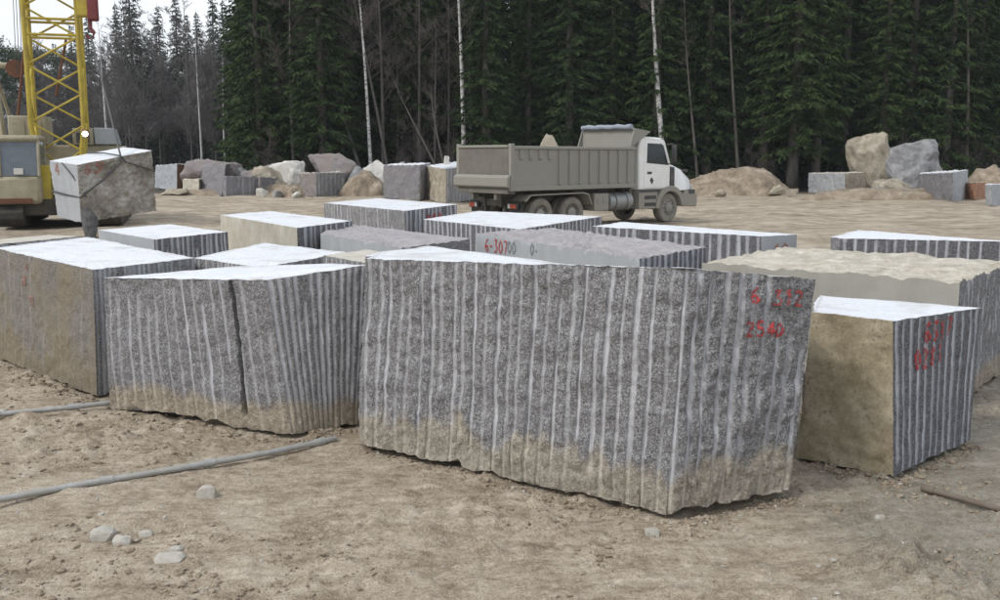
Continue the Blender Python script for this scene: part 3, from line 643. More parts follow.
#@@REST
# ------------------------------------------------------------------ trees
def trunk_mesh(name, H, r0, seed, mat, bend=.15, lean=(0, 0), seg=9, n=16):
    rng = random.Random(seed); m = MB(); pts = []; rad = []; a = rng.uniform(0, 6.28)
    for i in range(n+1):
        t = i/n; z = H*t
        pts.append((bend*math.sin(t*3.1+a)*t+lean[0]*z, bend*math.cos(t*2.3+a)*t+lean[1]*z, z-.3 if i == 0 else z)); rad.append(r0*(1-t)**.85*(1.25 if i == 0 else 1)+.012)
    m.tube(pts, rad, seg); me = bpy.data.meshes.new(name); me.from_pydata(m.v, [], m.f); me.polygons.foreach_set('use_smooth', [True]*len(me.polygons)); me.materials.append(MATS[mat]); me.update()
    return me, pts
def spruce_meshes(seed, H, Rc, cb, mat='needles', dens=1.0, droop=.35):
    """drooping whorls of boughs hung with needle sprays"""
    rng = np.random.RandomState(seed); tme, _ = trunk_mesh('trunk', H, .012*H+.02, seed, 'bark_spruce')
    O, D, Ln, Wd, Tn = [], [], [], [], []
    z = cb
    while z < H-.3:
        f = (z-cb)/(H-cb); L0 = Rc*((1-f)**.85)*(.55+.45*min(1, f*7+.25)); nb = rng.randint(5, 8)
        a0 = rng.uniform(0, 6.28)
        for b in range(nb):
            az = a0+6.283*b/nb+rng.uniform(-.4, .4); bl = L0*rng.uniform(.55, 1.15)+.15
            if rng.rand() < .12: continue
            ns = max(5, int(bl*22*dens)); t = np.sort(rng.uniform(.12, 1, ns)); up = rng.uniform(-.05, .2)
            rr = bl*t; hz = z+rng.uniform(-.15, .15)+rr*up-droop*rr*rr/max(bl, .6)+.08*bl*t**6
            ca, sa = math.cos(az), math.sin(az); lat = rng.normal(0, .09*bl, ns)*(1-.55*t)
            o = np.stack([rr*ca-lat*sa, rr*sa+lat*ca, hz+rng.normal(0, .05, ns)], -1)
            sd = np.sign(rng.uniform(-1, 1, ns)); da = az+sd*rng.uniform(.3, 1.2, ns)
            dn = rng.uniform(.25, 1.1, ns); d = np.stack([np.cos(da), np.sin(da), -dn], -1); d /= np.linalg.norm(d, axis=1)[:, None]
            O.append(o); D.append(d); Ln.append(rng.uniform(.22, .52, ns)*(.6+.25*min(bl, 2))); Wd.append(rng.uniform(.035, .075, ns)); Tn.append(np.full(ns, rng.uniform(0, 1))*.6+.4*t)
            # the bough itself, as needle-clad strip
            O.append(np.array([[0, 0, z]])); D.append(np.array([[ca*.96, sa*.96, up-droop*.8]])); Ln.append(np.array([bl*.9])); Wd.append(np.array([.07])); Tn.append(np.array([.1]))
        z += rng.uniform(.22, .40)
    O, D, Ln, Wd, Tn = [np.concatenate(q) for q in (O, D, Ln, Wd, Tn)]
    n = len(O); rv = rng.normal(size=(n, 3)); S = np.cross(D, rv); S /= np.linalg.norm(S, axis=1)[:, None]; U = np.cross(S, D)
    mid = O+D*(Ln*.45)[:, None]+U*(Wd*.3)[:, None]; tip = O+D*Ln[:, None]
    V = np.stack([O, mid+S*Wd[:, None], tip, mid-S*Wd[:, None]], 1).reshape(-1, 3)
    F = np.arange(n*4).reshape(n, 4); cme = mesh_np('crown', V, F, True); cme.materials.append(MATS[mat])
    at = cme.attributes.new('tint', 'FLOAT', 'POINT'); at.data.foreach_set('value', np.repeat(Tn, 4).astype(np.float32))
    return tme, cme
def bare_meshes(seed, H, r0, barkm, twigm, start=.3, spread=.5, lean=(0, 0), nbr=26, up=.8, tw=.004):
    """leafless tree: trunk, limbs, branchlets and twigs"""
    rng = random.Random(seed); tme, pts = trunk_mesh('trunk', H, r0, seed, barkm, .25, lean, 7, 14); m = MB()
    def br(p, d, ln, r, dep):
        n = 4 if dep < 2 else 3; q = Vector(p); dd = Vector(d).normalized(); ps = [q.copy()]
        for i in range(n-1):
            dd = (dd+Vector((rng.gauss(0, .16), rng.gauss(0, .16), rng.gauss(.05, .12)))).normalized(); q = q+dd*(ln/(n-1)); ps.append(q.copy())
        m.tube(ps, [max(tw, r*(1-.75*i/(n-1))) for i in range(n)], 4 if dep == 0 else 3, cap=False)
        if dep >= 3: return
        for k in range((6, 5, 4)[dep]):
            i = rng.randint(1, n-1); s = ps[i]; az = rng.uniform(0, 6.28); v = Vector((math.cos(az), math.sin(az), rng.uniform(-.1, .6)))
            br(s, dd*.8+v*.75, ln*rng.uniform(.32, .58), r*.5, dep+1)
    for k in range(nbr):
        t = start+(1-start)*(k+rng.random())/nbr; i = min(13, int(t*14)); f = t*14-i; a, b = Vector(pts[i]), Vector(pts[i+1]); s = a+(b-a)*f
        az = rng.uniform(0, 6.28); ln = H*spread*(.34*(1-t)+.07)*rng.uniform(.7, 1.2)
        br(s, (math.cos(az), math.sin(az), up*rng.uniform(.5, 1.3)), ln, max(.012, r0*.3*(1-t*.7)), 0 if t < .8 else 1)
    me = bpy.data.meshes.new('crown'); me.from_pydata(m.v, [], m.f); me.materials.append(MATS[twigm]); me.polygons.foreach_set('use_smooth', [True]*len(me.polygons)); me.update()
    return tme, me
def pine_meshes(seed, H):
    tme, pts = trunk_mesh('trunk', H, .16, seed, 'bark_bare', .3); rng = np.random.RandomState(seed); O = []
    for k in range(26):
        t = rng.uniform(.35, 1); i = min(15, int(t*16)); p = np.array(pts[i]); az = rng.uniform(0, 6.28); l = H*.17*(1.15-t)*rng.uniform(.5, 1.2)+.3
        c = p+np.array([math.cos(az)*l, math.sin(az)*l, rng.uniform(0, .6)]); n = 130; O.append(c+rng.normal(size=(n, 3))*np.array([.55, .55, .28]))
    O = np.concatenate(O); n = len(O); D = rng.normal(size=(n, 3)); D /= np.linalg.norm(D, axis=1)[:, None]; S = np.cross(D, rng.normal(size=(n, 3))); S /= np.linalg.norm(S, axis=1)[:, None]
    V = np.stack([O-S*.07, O+D*.4, O+S*.07], 1).reshape(-1, 3); cme = mesh_np('crown', V, np.arange(n*3).reshape(n, 3)); cme.materials.append(MATS['pine_needles'])
    at = cme.attributes.new('tint', 'FLOAT', 'POINT'); at.data.foreach_set('value', np.repeat(rng.rand(n), 3).astype(np.float32)); return tme, cme
def plant(name, meshes, x, y, label, cat, group, rz=0, sc=1.0, sz=None):
    e = empty(name, (x, y, gzs(x, y)), rz); e.scale = (sc, sc, sz or sc); tag(e, label, cat, group)
    for nm, me in zip(('trunk', 'crown'), meshes): link(bpy.data.objects.new(nm, me), e)
    return e
rt = random.Random(5)
SPR = [spruce_meshes(100+i, H, Rc, cb) for i, (H, Rc, cb) in enumerate(((24, 2.9, .9), (26, 3.1, 2.4), (22, 2.6, .6), (25, 2.7, 4.6), (23, 3.2, 1.6)))]
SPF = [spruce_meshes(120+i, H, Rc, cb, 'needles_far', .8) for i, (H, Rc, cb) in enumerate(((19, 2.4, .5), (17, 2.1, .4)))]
BAR = [bare_meshes(140+i, H, r, 'bark_bare', 'twigs', st, .5, nbr=nb, tw=.007) for i, (H, r, st, nb) in enumerate(((15, .10, .2, 26), (13, .08, .15, 24), (17, .12, .3, 24)))]
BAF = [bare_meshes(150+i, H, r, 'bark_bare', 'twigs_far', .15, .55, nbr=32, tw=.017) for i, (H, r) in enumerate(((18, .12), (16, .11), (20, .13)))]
BIR = [bare_meshes(160+i, H, r, 'bark_birch', 'twigs', .45, .35, nbr=18) for i, (H, r) in enumerate(((19, .17), (18, .14)))]
SHR = [bare_meshes(170+i, 4.2, .03, 'twigs', 'twigs', .1, .9, nbr=18) for i in range(2)]
PIN = [pine_meshes(180, 16), pine_meshes(181, 14)]
# forest edge: rows of spruces (front row thins out where bare trees stand)
zones = ((-99, 330, 'dark spruce in the forest edge behind the waste rock', 'spruces behind the waste rock'), (330, 480, 'dark spruce among bare trees behind the tall waste blocks', 'spruces among bare trees'),
         (480, 705, 'dark spruce in the forest wall behind the dump truck', 'spruces behind the truck'), (705, 2000, 'dark spruce in the forest wall behind the boulders and earth mound', 'spruces behind the boulders'))
def zone(px):
    for a, b, l, g in zones:
        if a <= px < b: return l, g
row = 0
for y0, step in ((67.5, 2.3), (71, 2.5), (75, 2.7), (80, 3.0), (87, 3.2), (95, 3.6)):
    px0, px1 = (262 if row == 0 else 250+row*3), 1045
    x = (px0-500)/FPX*y0
    while x < (px1-500)/FPX*y0:
        yy = y0+rt.uniform(-1.4, 1.6); px = 500+FPX*x/yy
        skip = row == 0 and 338 < px < 470 and rt.random() < .7
        if not skip:
            l, g = zone(px); plant('spruce_tree', SPR[rt.randrange(5)], x, yy, l, 'spruce', g, rt.uniform(0, 6.28), rt.uniform(.85, 1.12))
        x += step*rt.uniform(.7, 1.3)
    row += 1
# bare trees in front of the spruces
for px, y0 in ((296, 67), (318, 68.5), (345, 67.5), (352, 70), (384, 67), (398, 69), (420, 68), (436, 67), (449, 69), (472, 69), (345, 72), (405, 73), (440, 72)):
    plant('bare_tree', BAR[rt.randrange(3)], (px-500)/FPX*y0, y0, 'leafless grey-brown tree standing before the dark spruces', 'tree', 'leafless trees at the forest edge', rt.uniform(0, 6.28), rt.uniform(.8, 1.1))
def lone(name, px0, py0, px1, py1, y, meshf, label, cat='birch'):     # trunk leaning from base pixel to the pixel where it leaves the frame
    a = P(px0, py0, y); b = P(px1, py1, y); g = gzs(a[0], y); k = (b[0]-a[0])/(b[2]-a[2]); x = a[0]-k*(a[2]-g)
    plant(name, meshf((k, 0)), x, y, label, cat, None)
lone('birch_tree', 463, 137, 457, 0, 66, lambda l: bare_meshes(201, 19, .17, 'bark_birch', 'twigs', .5, .35, l, 16), 'white-trunked birch rising behind the truck tailgate')
lone('birch_tree', 662, 138, 652, 0, 66, lambda l: bare_meshes(202, 20, .20, 'bark_birch', 'twigs', .55, .35, l, 16), 'thick white-trunked birch rising behind the truck cab')
lone('birch_tree', 370, 160, 360, 20, 66, lambda l: bare_meshes(203, 18, .12, 'bark_birch', 'twigs', .4, .4, l, 20), 'slim pale birch rising behind the brown earth heap')
lone('bare_tree', 386, 160, 357, 0, 66.5, lambda l: bare_meshes(204, 18, .11, 'bark_bare', 'twigs', .4, .4, l, 20), 'slim leaning leafless tree crossing the slim pale birch', 'tree')
lone('bare_tree', 357, 160, 308, 0, 66.8, lambda l: bare_meshes(205, 19, .12, 'bark_bare', 'twigs', .35, .4, l, 20), 'strongly leaning leafless tree behind the pyramid-shaped boulder', 'tree')
lone('bare_tree', 489, 143, 484, 0, 66.5, lambda l: bare_meshes(206, 20, .13, 'bark_bare', 'twigs', .6, .3, l, 12), 'straight grey trunk rising behind the truck bed', 'tree')
lone('bare_tree', 696, 160, 688, 40, 66, lambda l: bare_meshes(207, 13, .10, 'bark_spruce', 'twigs', .6, .3, l, 10), 'grey trunk at the forest edge behind the truck bonnet', 'tree')
lone('bare_tree', 966, 168, 968, 60, 66.5, lambda l: bare_meshes(208, 15, .13, 'bark_spruce', 'twigs', .7, .3, l, 8), 'grey trunk standing behind the squared grey waste block', 'tree')
lone('bare_tree', 738, 170, 732, 30, 66.4, lambda l: bare_meshes(209, 15, .13, 'bark_spruce', 'twigs', .7, .3, l, 8), 'brown trunk standing behind the earth mound', 'tree')
lone('bare_tree', 432, 158, 400, 88, 65.2, lambda l: bare_meshes(210, 7.2, .09, 'bark_bare', 'twigs', .75, .5, l, 6), 'snapped bare trunk leaning over the tall waste blocks', 'tree')
lone('bare_tree', 443, 156, 430, 90, 65.5, lambda l: bare_meshes(211, 7.0, .08, 'bark_bare', 'twigs', .6, .6, l, 8), 'short thin trunk beside the snapped leaning one', 'tree')
for i in range(26):
    px = rt.choice((rt.uniform(255, 470), rt.uniform(255, 470), rt.uniform(700, 1000))); y0 = rt.uniform(65.5, 68)
    plant('bare_shrub', SHR[i % 2], (px-500)/FPX*y0, y0, 'low leafless shrub at the foot of the forest edge', 'shrub', 'leafless shrubs at the forest edge', rt.uniform(0, 6.28), rt.uniform(.5, 1.0))
# the hazier wood far behind the crane
for px, y0, k in ((142, 112, 1.22), (128, 116, 1.0), (158, 118, .95), (186, 124, 1.12), (148, 122, .9), (206, 122, 1.0), (66, 125, .9), (232, 105, .95), (240, 112, 1.05), (216, 128, .9), (112, 124, .85), (172, 126, .85)):
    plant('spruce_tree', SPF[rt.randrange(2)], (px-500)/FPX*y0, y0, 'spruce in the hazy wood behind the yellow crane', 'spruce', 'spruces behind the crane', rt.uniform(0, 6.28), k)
for px, y0, k in ((6, 120, 1.0), (-12, 126, 1.1), (22, 130, 1.0), (40, 128, .95), (52, 133, 1.0), (75, 130, .95), (92, 132, 1.0)):
    plant('pine_tree', PIN[rt.randrange(2)], (px-500)/FPX*y0, y0, 'loose-crowned pine in the wood behind the crane cab', 'pine', 'pines behind the crane', rt.uniform(0, 6.28), k)
for i in range(105):
    y0 = rt.uniform(100, 165); px = rt.uniform(-25, 252)
    plant('bare_tree', BAF[rt.randrange(3)], (px-500)/FPX*y0, y0, 'pale leafless tree in the hazy wood behind the crane', 'tree', 'leafless trees behind the crane', rt.uniform(0, 6.28), rt.uniform(.62, .98)*(.92 if px < 100 else 1))
for i in range(18):
    y0 = rt.uniform(110, 160); px = rt.uniform(150, 250)
    plant('bare_tree', BAF[rt.randrange(3)], (px-500)/FPX*y0, y0, 'pale leafless tree in the hazy wood behind the crane', 'tree', 'leafless trees behind the crane', rt.uniform(0, 6.28), rt.uniform(.75, 1.0))
for px, y0, k in ((168, 130, 1.1), (196, 134, 1.2), (222, 118, 1.1), (100, 138, 1.1), (84, 140, 1.15)):
    plant('spruce_tree', SPF[rt.randrange(2)], (px-500)/FPX*y0, y0, 'spruce in the hazy wood behind the yellow crane', 'spruce', 'spruces behind the crane', rt.uniform(0, 6.28), k)
for px, y0 in ((228, 88), (246, 84), (205, 92), (112, 95), (238, 92)):
    plant('birch_tree', BIR[rt.randrange(2)], (px-500)/FPX*y0, y0, 'thin white birch standing before the hazy wood', 'birch', 'thin birches before the hazy wood', rt.uniform(0, 6.28), rt.uniform(.6, .8))

# ------------------------------------------------------------------ dump truck (x forward, y left, z up)
TR = empty('dump_truck', (-.52, 30.44, gzs(2.5, 32)), R(41))
tag(TR, 'white-cabbed dump truck with dusty grey tipper bed parked by the forest', 'dump truck')
Yr, Yl = -1.25, 1.25
MB().box(.35, 8.3, -.45, -.33, .78, 1.05).box(.35, 8.3, .33, .45, .78, 1.05).box(.4, .55, -.45, .45, .8, 1.02).box(3.7, 3.9, -.33, .33, .8, 1.0).box(6.0, 6.2, -.33, .33, .8, 1.0).build('chassis_frame', 'chassis', TR, bevel=.01)
def wheel(x, side, dual=False, r=.52):
    y = side*1.12; s = -side; wdt = .30
    e = bpy.data.objects.new('wheel', None); e.location = (x, y, r); link(e, TR); e.empty_display_size = .1
    for k in range(2 if dual else 1):
        o = s*k*.33
        MB().lathe_y([(r*.60, o+s*0.0), (r*.68, o-s*.012), (r*.9, o-s*.015), (r*.97, o+s*.01), (r, o+s*.04), (r, o+s*(wdt-.04)), (r*.96, o+s*(wdt-.01)), (r*.66, o+s*wdt), (r*.6, o+s*wdt)], (0, 0, 0), 32).build('tyre', 'tyre', e)
        if k == 0:
            pr = [(r*.62, o-s*.005), (r*.6, o+s*.02), (r*.55, o+s*.10 if dual else o+s*.02), (r*.36, o+s*.12 if dual else o+s*.0), (r*.34, o+s*.03 if dual else o-s*.04), (r*.24, o-s*.0 if dual else o-s*.07), (.001, o-s*.01 if dual else o-s*.075)]
            MB().lathe_y(pr, (0, 0, 0), 28).build('rim', 'rim', e)
            nb = MB()
            for q in range(10):
                a = 6.283*q/10; nb.tube([(r*.46*math.cos(a), o+s*.09 if dual else o+s*.0, r*.46*math.sin(a)), (r*.46*math.cos(a), o+s*.05 if dual else o-s*.035, r*.46*math.sin(a))], .017, 6)
            b = nb.build('wheel_nuts', 'chassis', e); b['kind'] = 'stuff'
for side in (-1, 1):
    wheel(1.42, side, True); wheel(2.82, side, True); wheel(7.62, side)
    MB().tube([(1.42, side*1.0, .52), (1.42, 0, .52)], .09, 10).tube([(2.82, side*1.0, .52), (2.82, 0, .52)], .09, 10).tube([(7.62, side*1.0, .5), (7.62, 0, .5)], .07, 10).build('axle', 'chassis', TR)
    # mudguard over the rear pair
    m = MB(); y0, y1 = (side*1.27, side*.62)
    prof = [(.62, .98), (.85, 1.16), (3.2, 1.18), (3.42, 1.12), (3.58, .78)]
    inner = [(x_+(.02 if i else .03), z_-.03) for i, (x_, z_) in enumerate(prof)][::-1]
    m.prism_y(prof+[(3.55, .77), (3.39, 1.09), (3.19, 1.145), (.87, 1.125), (.65, .95)], min(y0, y1), max(y0, y1)); m.build('mudguard', 'truck_lower', TR)
    MB().box(.5, .53, min(side*1.2, side*.6), max(side*1.2, side*.6), .38, .95).build('mud_flap', 'black_trim', TR, bevel=.005)
    t = MB().box(.36, .44, min(side*1.15, side*.72), max(side*1.15, side*.72), .72, .9).build('tail_lamp_cluster', 'black_trim', TR, bevel=.01)
    for q, (a, b, mt) in enumerate(((1.12, 1.0, 'tail_lamp'), (.98, .87, 'tail_lamp'), (.85, .75, 'lamp_clear'))):
        MB().box(.345, .358, min(side*a, side*b), max(side*a, side*b), .745, .875).build('lens', mt, t, bevel=.004)
MB().box(.40, .48, -1.1, 1.1, .45, .58).box(.44, .56, -.5, -.4, .5, .82).box(.44, .56, .4, .5, .5, .82).build('underrun_bar', 'chassis', TR, bevel=.01)
MB().box(3.75, 4.45, -1.2, -.6, .55, 1.12).build('battery_box', 'truck_lower', TR, bevel=.03)
MB().box(3.85, 4.05, -1.215, -1.2, .8, 1.0).box(4.15, 4.35, -1.215, -1.2, .8, 1.0).build('box_cover', 'tipper_paint', TR, bevel=.01)
tk = MB(); pr = [(.0, 0)]
tk.tube([(4.55, -.88, .82), (4.58, -.88, .82), (5.68, -.88, .82), (5.71, -.88, .82)], [.26, .31, .31, .26], 24).build('fuel_tank', 'steel_grey', TR)
st = MB(); [st.tube([(x_, -.88+.32*math.cos(a), .82+.32*math.sin(a)) for a in np.linspace(0, 6.283, 20)], .015, 5) for x_ in (4.85, 5.4)]; q_ = st.build('tank_strap', 'chassis', TR); q_['kind'] = 'stuff'
MB().tube([(4.0, .9, .8), (5.5, .9, .8)], .28, 20).build('air_tank', 'steel_grey', TR)
# tipper body
fl, tp = 1.34, 2.62
bed = MB().box(.0, 5.62, Yr+.02, Yl-.02, fl, fl+.08).build('bed_floor', 'tipper_paint', TR, bevel=.01)
MB().box(.1, 5.5, -.5, -.36, 1.06, fl).box(.1, 5.5, .36, .5, 1.06, fl).build('bed_rail', 'chassis', TR)
for side in (-1, 1):
    y0, y1 = sorted((side*1.25, side*1.20)); s = MB().box(.08, 5.62, y0, y1, fl+.0, tp-.08).build('side_board', 'tipper_paint', TR, bevel=.006)
    y0, y1 = sorted((side*1.30, side*1.17)); MB().box(.02, 5.66, y0, y1, tp-.082, tp+.02).build('top_rail', 'tipper_paint', s, bevel=.02)
    MB().box(.04, 5.64, y0, y1, fl-.06, fl+.08).build('bottom_rail', 'tipper_paint', s, bevel=.02)
    y0, y1 = sorted((side*1.31, side*1.19)); MB().box(-.02, .14, y0, y1, fl-.05, tp+.09).build('corner_post', 'tipper_paint', s, bevel=.015)
    for k in range(8):
        x0 = 2.02+k*.46; y0, y1 = sorted((side*1.30, side*1.248))
        MB().add([(x0, side*1.249, fl+.09), (x0+.10, side*1.249, fl+.09), (x0+.085, side*1.305, fl+.13), (x0+.015, side*1.305, fl+.13), (x0, side*1.249, tp-.085), (x0+.10, side*1.249, tp-.085), (x0+.085, side*1.305, tp-.1), (x0+.015, side*1.305, tp-.1)],
                 [(0, 1, 2, 3), (4, 7, 6, 5), (0, 4, 5, 1), (1, 5, 6, 2), (2, 6, 7, 3), (3, 7, 4, 0)]).build('rib', 'tipper_paint', s)
    for k in range(4):
        x0 = .36+k*.40; MB().add([(x0, side*1.249, tp-.42), (x0+.13, side*1.249, tp-.42), (x0+.11, side*1.305, tp-.36), (x0+.02, side*1.305, tp-.36), (x0, side*1.249, tp-.085), (x0+.13, side*1.249, tp-.085), (x0+.11, side*1.305, tp-.1), (x0+.02, side*1.305, tp-.1)],
                 [(0, 1, 2, 3), (4, 7, 6, 5), (0, 4, 5, 1), (1, 5, 6, 2), (2, 6, 7, 3), (3, 7, 4, 0)]).build('rib', 'tipper_paint', s)
tg = MB().box(-.02, .05, -1.18, 1.18, fl+.42, tp-.02).build('tailgate', 'tipper_dark', TR, bevel=.008)
MB().box(-.06, .06, -1.19, 1.19, tp-.03, tp+.05).build('tailgate_rail', 'tipper_paint', tg, bevel=.015)
MB().prism_y([(-.03, fl+.02), (-.16, fl+.08), (-.16, fl+.36), (-.03, fl+.44)], -1.3, 1.3).build('tailgate_bar', 'tipper_paint', tg, bevel=.02)
MB().box(-.05, .25, -1.2, 1.2, fl-.14, fl-.0).box(.0, .2, -.62, -.5, 1.0, fl-.1).box(.0, .2, .5, .62, 1.0, fl-.1).build('hinge_beam', 'tipper_dark', TR, bevel=.01)
hb = MB().prism_y([(5.50, fl+.06), (5.60, fl+.06), (5.72, 3.22), (5.64, 3.22)], -1.19, 1.19).build('headboard', 'tipper_paint', TR, bevel=.01)
MB().prism_y([(5.60, 3.20), (6.45, 3.13), (6.47, 3.17), (5.62, 3.27)], -1.22, 1.22).build('cab_shield', 'tipper_paint', hb, bevel=.01)
MB().prism_y([(5.45, 2.62), (6.4, 3.13), (6.4, 3.17), (5.62, 3.22), (5.4, 2.66)], -1.235, -1.195).build('cab_shield_gusset', 'tipper_paint', hb)
MB().prism_y([(5.45, 2.62), (6.4, 3.13), (6.4, 3.17), (5.62, 3.22), (5.4, 2.66)], 1.195, 1.235).build('cab_shield_gusset', 'tipper_paint', hb)
tarp = MB(); tarp.tube([(5.56, y_, 3.31+.012*math.sin(y_*9)) for y_ in np.linspace(-1.15, 1.15, 16)], [.085+.012*math.sin(k*2.1) for k in range(16)], 10); tarp.build('rolled_tarpaulin', 'tarp_blue', hb)
# cab, long bonnet ahead of it
cabp = [(5.95, 1.18), (5.93, 2.6), (5.99, 2.92), (6.25, 3.0), (7.05, 2.96), (7.30, 2.86), (7.62, 2.12), (7.66, 1.9), (7.66, 1.18)]
CB = MB().prism_y(cabp, -1.18, 1.18).build('cab', 'truck_white', TR, bevel=.05)
for side in (-1, 1):
    def sh(prof, d0, d1):
        y0, y1 = sorted((side*d0, side*d1)); return MB().prism_y(prof, y0, y1)
    dr = sh([(6.2, 1.24), (6.2, 2.1), (6.24, 2.82), (7.12, 2.80), (7.24, 2.74), (7.52, 2.08), (7.56, 1.24)], 1.17, 1.198).build('door', 'truck_white', CB, bevel=.012)
    sh([(6.32, 2.1), (6.34, 2.77), (7.08, 2.75), (7.19, 2.69), (7.47, 2.02)], 1.19, 1.204).build('window_pane', 'glass_dark', dr)
    sh([(6.36, 1.72), (6.36, 1.8), (6.58, 1.8), (6.58, 1.72)], 1.195, 1.225).build('door_handle', 'black_trim', dr, bevel=.008)
    sh([(6.5, 1.5), (6.58, 1.62), (6.7, 1.5), (6.62, 1.36)], 1.197, 1.2035).build('door_emblem', 'black_trim', dr)
    sh([(7.58, 1.22), (7.58, 1.98), (7.84, 1.94), (7.86, 1.22)], 1.10, 1.196).build('cab_grille', 'black_trim', CB, bevel=.02)
    arm = MB().tube([(7.36, side*1.18, 2.72), (7.55, side*1.32, 2.76), (7.58, side*1.36, 2.7)], .02, 6).tube([(7.44, side*1.18, 2.05), (7.56, side*1.32, 2.08), (7.58, side*1.36, 2.14)], .02, 6).build('mirror_arm', 'black_trim', CB)
    y0, y1 = sorted((side*1.27, side*1.46)); MB().box(7.53, 7.62, y0, y1, 2.12, 2.72).build('mirror_housing', 'black_trim', arm, bevel=.03)
    # steps, front wheel arch and front corner
    st_ = sh([(5.96, .52), (5.96, 1.16), (6.9, 1.16), (6.98, .9), (7.0, .52)], .62, 1.2).build('step_panel', 'truck_lower', CB, bevel=.02)
    sh([(6.25, .62), (6.25, .74), (6.85, .74), (6.87, .62)], 1.195, 1.21).build('step_recess', 'black_trim', st_); sh([(6.25, .86), (6.25, .98), (6.85, .98), (6.85, .86)], 1.195, 1.21).build('step_recess', 'black_trim', st_)
    sh([(5.98, 1.10), (5.98, 1.18), (7.0, 1.18), (7.0, 1.10)], 1.19, 1.215).build('sill_trim', 'black_trim', CB)
    arch = [(7.62+.80*math.cos(a), .50+.80*math.sin(a)) for a in np.linspace(R(178), R(8), 18)]; inn = [(7.62+.61*math.cos(a), .50+.61*math.sin(a)) for a in np.linspace(R(8), R(178), 18)]
    sh(arch+inn, .72, 1.245).build('wheel_arch', 'truck_lower', CB, bevel=.015)
hood = MB(); secs = [(7.62, 1.1, 1.24, 2.06), (7.95, 1.12, 1.3, 2.03), (8.5, 1.08, 1.24, 1.86), (8.92, .98, 1.1, 1.66), (9.06, .9, 1.0, 1.44), (9.08, .88, 1.0, 1.2)]
vs_ = []
for x_, hw, zl, zt in secs:
    zl = 1.12 if x_ < 9.0 else .98
    vs_ += [(x_, -hw-.06, zl), (x_, -hw, zl+(zt-zl)*.72), (x_, -hw+.18, zt), (x_, hw-.18, zt), (x_, hw, zl+(zt-zl)*.72), (x_, hw+.06, zl)]
hood.add(vs_, [(i*6+k, i*6+(k+1) % 6, i*6+6+(k+1) % 6, i*6+6+k) for i in range(5) for k in range(6)]+[(5, 4, 3, 2, 1, 0), tuple(30+k for k in range(6))])
HD = hood.build('bonnet', 'truck_white', TR, bevel=.05)
MB().box(9.04, 9.10, -.6, .6, 1.05, 1.45).build('radiator_grille', 'black_trim', HD, bevel=.01)
MB().prism_y([(7.66, 2.06), (7.32, 2.84), (7.35, 2.86), (7.69, 2.08)], -1.06, 1.06).build('windscreen', 'glass_dark', CB)
bp = MB().prism_y([(8.35, .55), (8.35, .98), (8.52, 1.14), (9.1, 1.0), (9.16, .8), (9.1, .52)], -1.22, 1.22).build('bumper', 'truck_lower', TR, bevel=.04)
for side in (-1, 1):
    y0, y1 = sorted((side*1.0, side*1.225)); MB().box(8.62, 9.0, y0, y1, .98, 1.14).build('bumper_trim', 'black_trim', bp, bevel=.02)
    y0, y1 = sorted((side*.62, side*1.02)); MB().box(8.98, 9.1, y0, y1, 1.12, 1.32).build('headlight', 'lamp_clear', bp, bevel=.03)
    y0, y1 = sorted((side*.78, side*.98)); MB().box(8.62, 8.86, y0, y1, 1.76, 1.85).build('bonnet_vent', 'black_trim', HD, bevel=.02)
MB().tube([(5.82, -.9, 1.0), (5.82, -.9, 2.3)], .07, 12).build('exhaust_stack', 'chassis', TR)
MB().box(5.7, 5.9, -.7, .7, 1.1, 1.6).build('air_filter', 'chassis', TR, bevel=.03)
def load(x, y, w, h, mat, seed, label, z):
    o = boulder('stone_load', label, 500, 222, 10, 10, mat, seed, cat='stone'); me = o.data
    co = np.array([v.co for v in me.vertices]); co /= np.ptp(co, 0)
    co[:, :2] *= (1.15-.95*np.clip(co[:, 2:3], 0, 1)); me.vertices.foreach_set('co', (co*np.array([w, w*.8, h])).astype(np.float32).ravel()); me.update()
    p = TR.matrix_world if False else Matrix.Translation(TR.location) @ Matrix.Rotation(R(41), 4, 'Z'); q = p @ Vector((x, y, z)); o.location = q
load(2.9, .1, 1.5, 1.66, 'rock_tan', 61, 'pointed grey-brown stone standing up in the truck bed', fl+.08)

# ------------------------------------------------------------------ crawler crane with lattice boom
cy = 33.0; cx_ = float(P(61, 150, cy)[0]); CRZ = R(17)
CR = empty('crawler_crane', (cx_, cy, gzs(cx_, cy)), CRZ)
tag(CR, 'yellow lattice-boom crawler crane with cream cab lifting a granite block', 'crane')
def lc(px, py, dy=0.0):                 # pixel at depth of the boom (+dy) -> crane coordinates
    p = P(px, py, cy+dy); q = Matrix.Rotation(-CRZ, 4, 'Z') @ (Vector(p)-Vector(CR.location)); return q
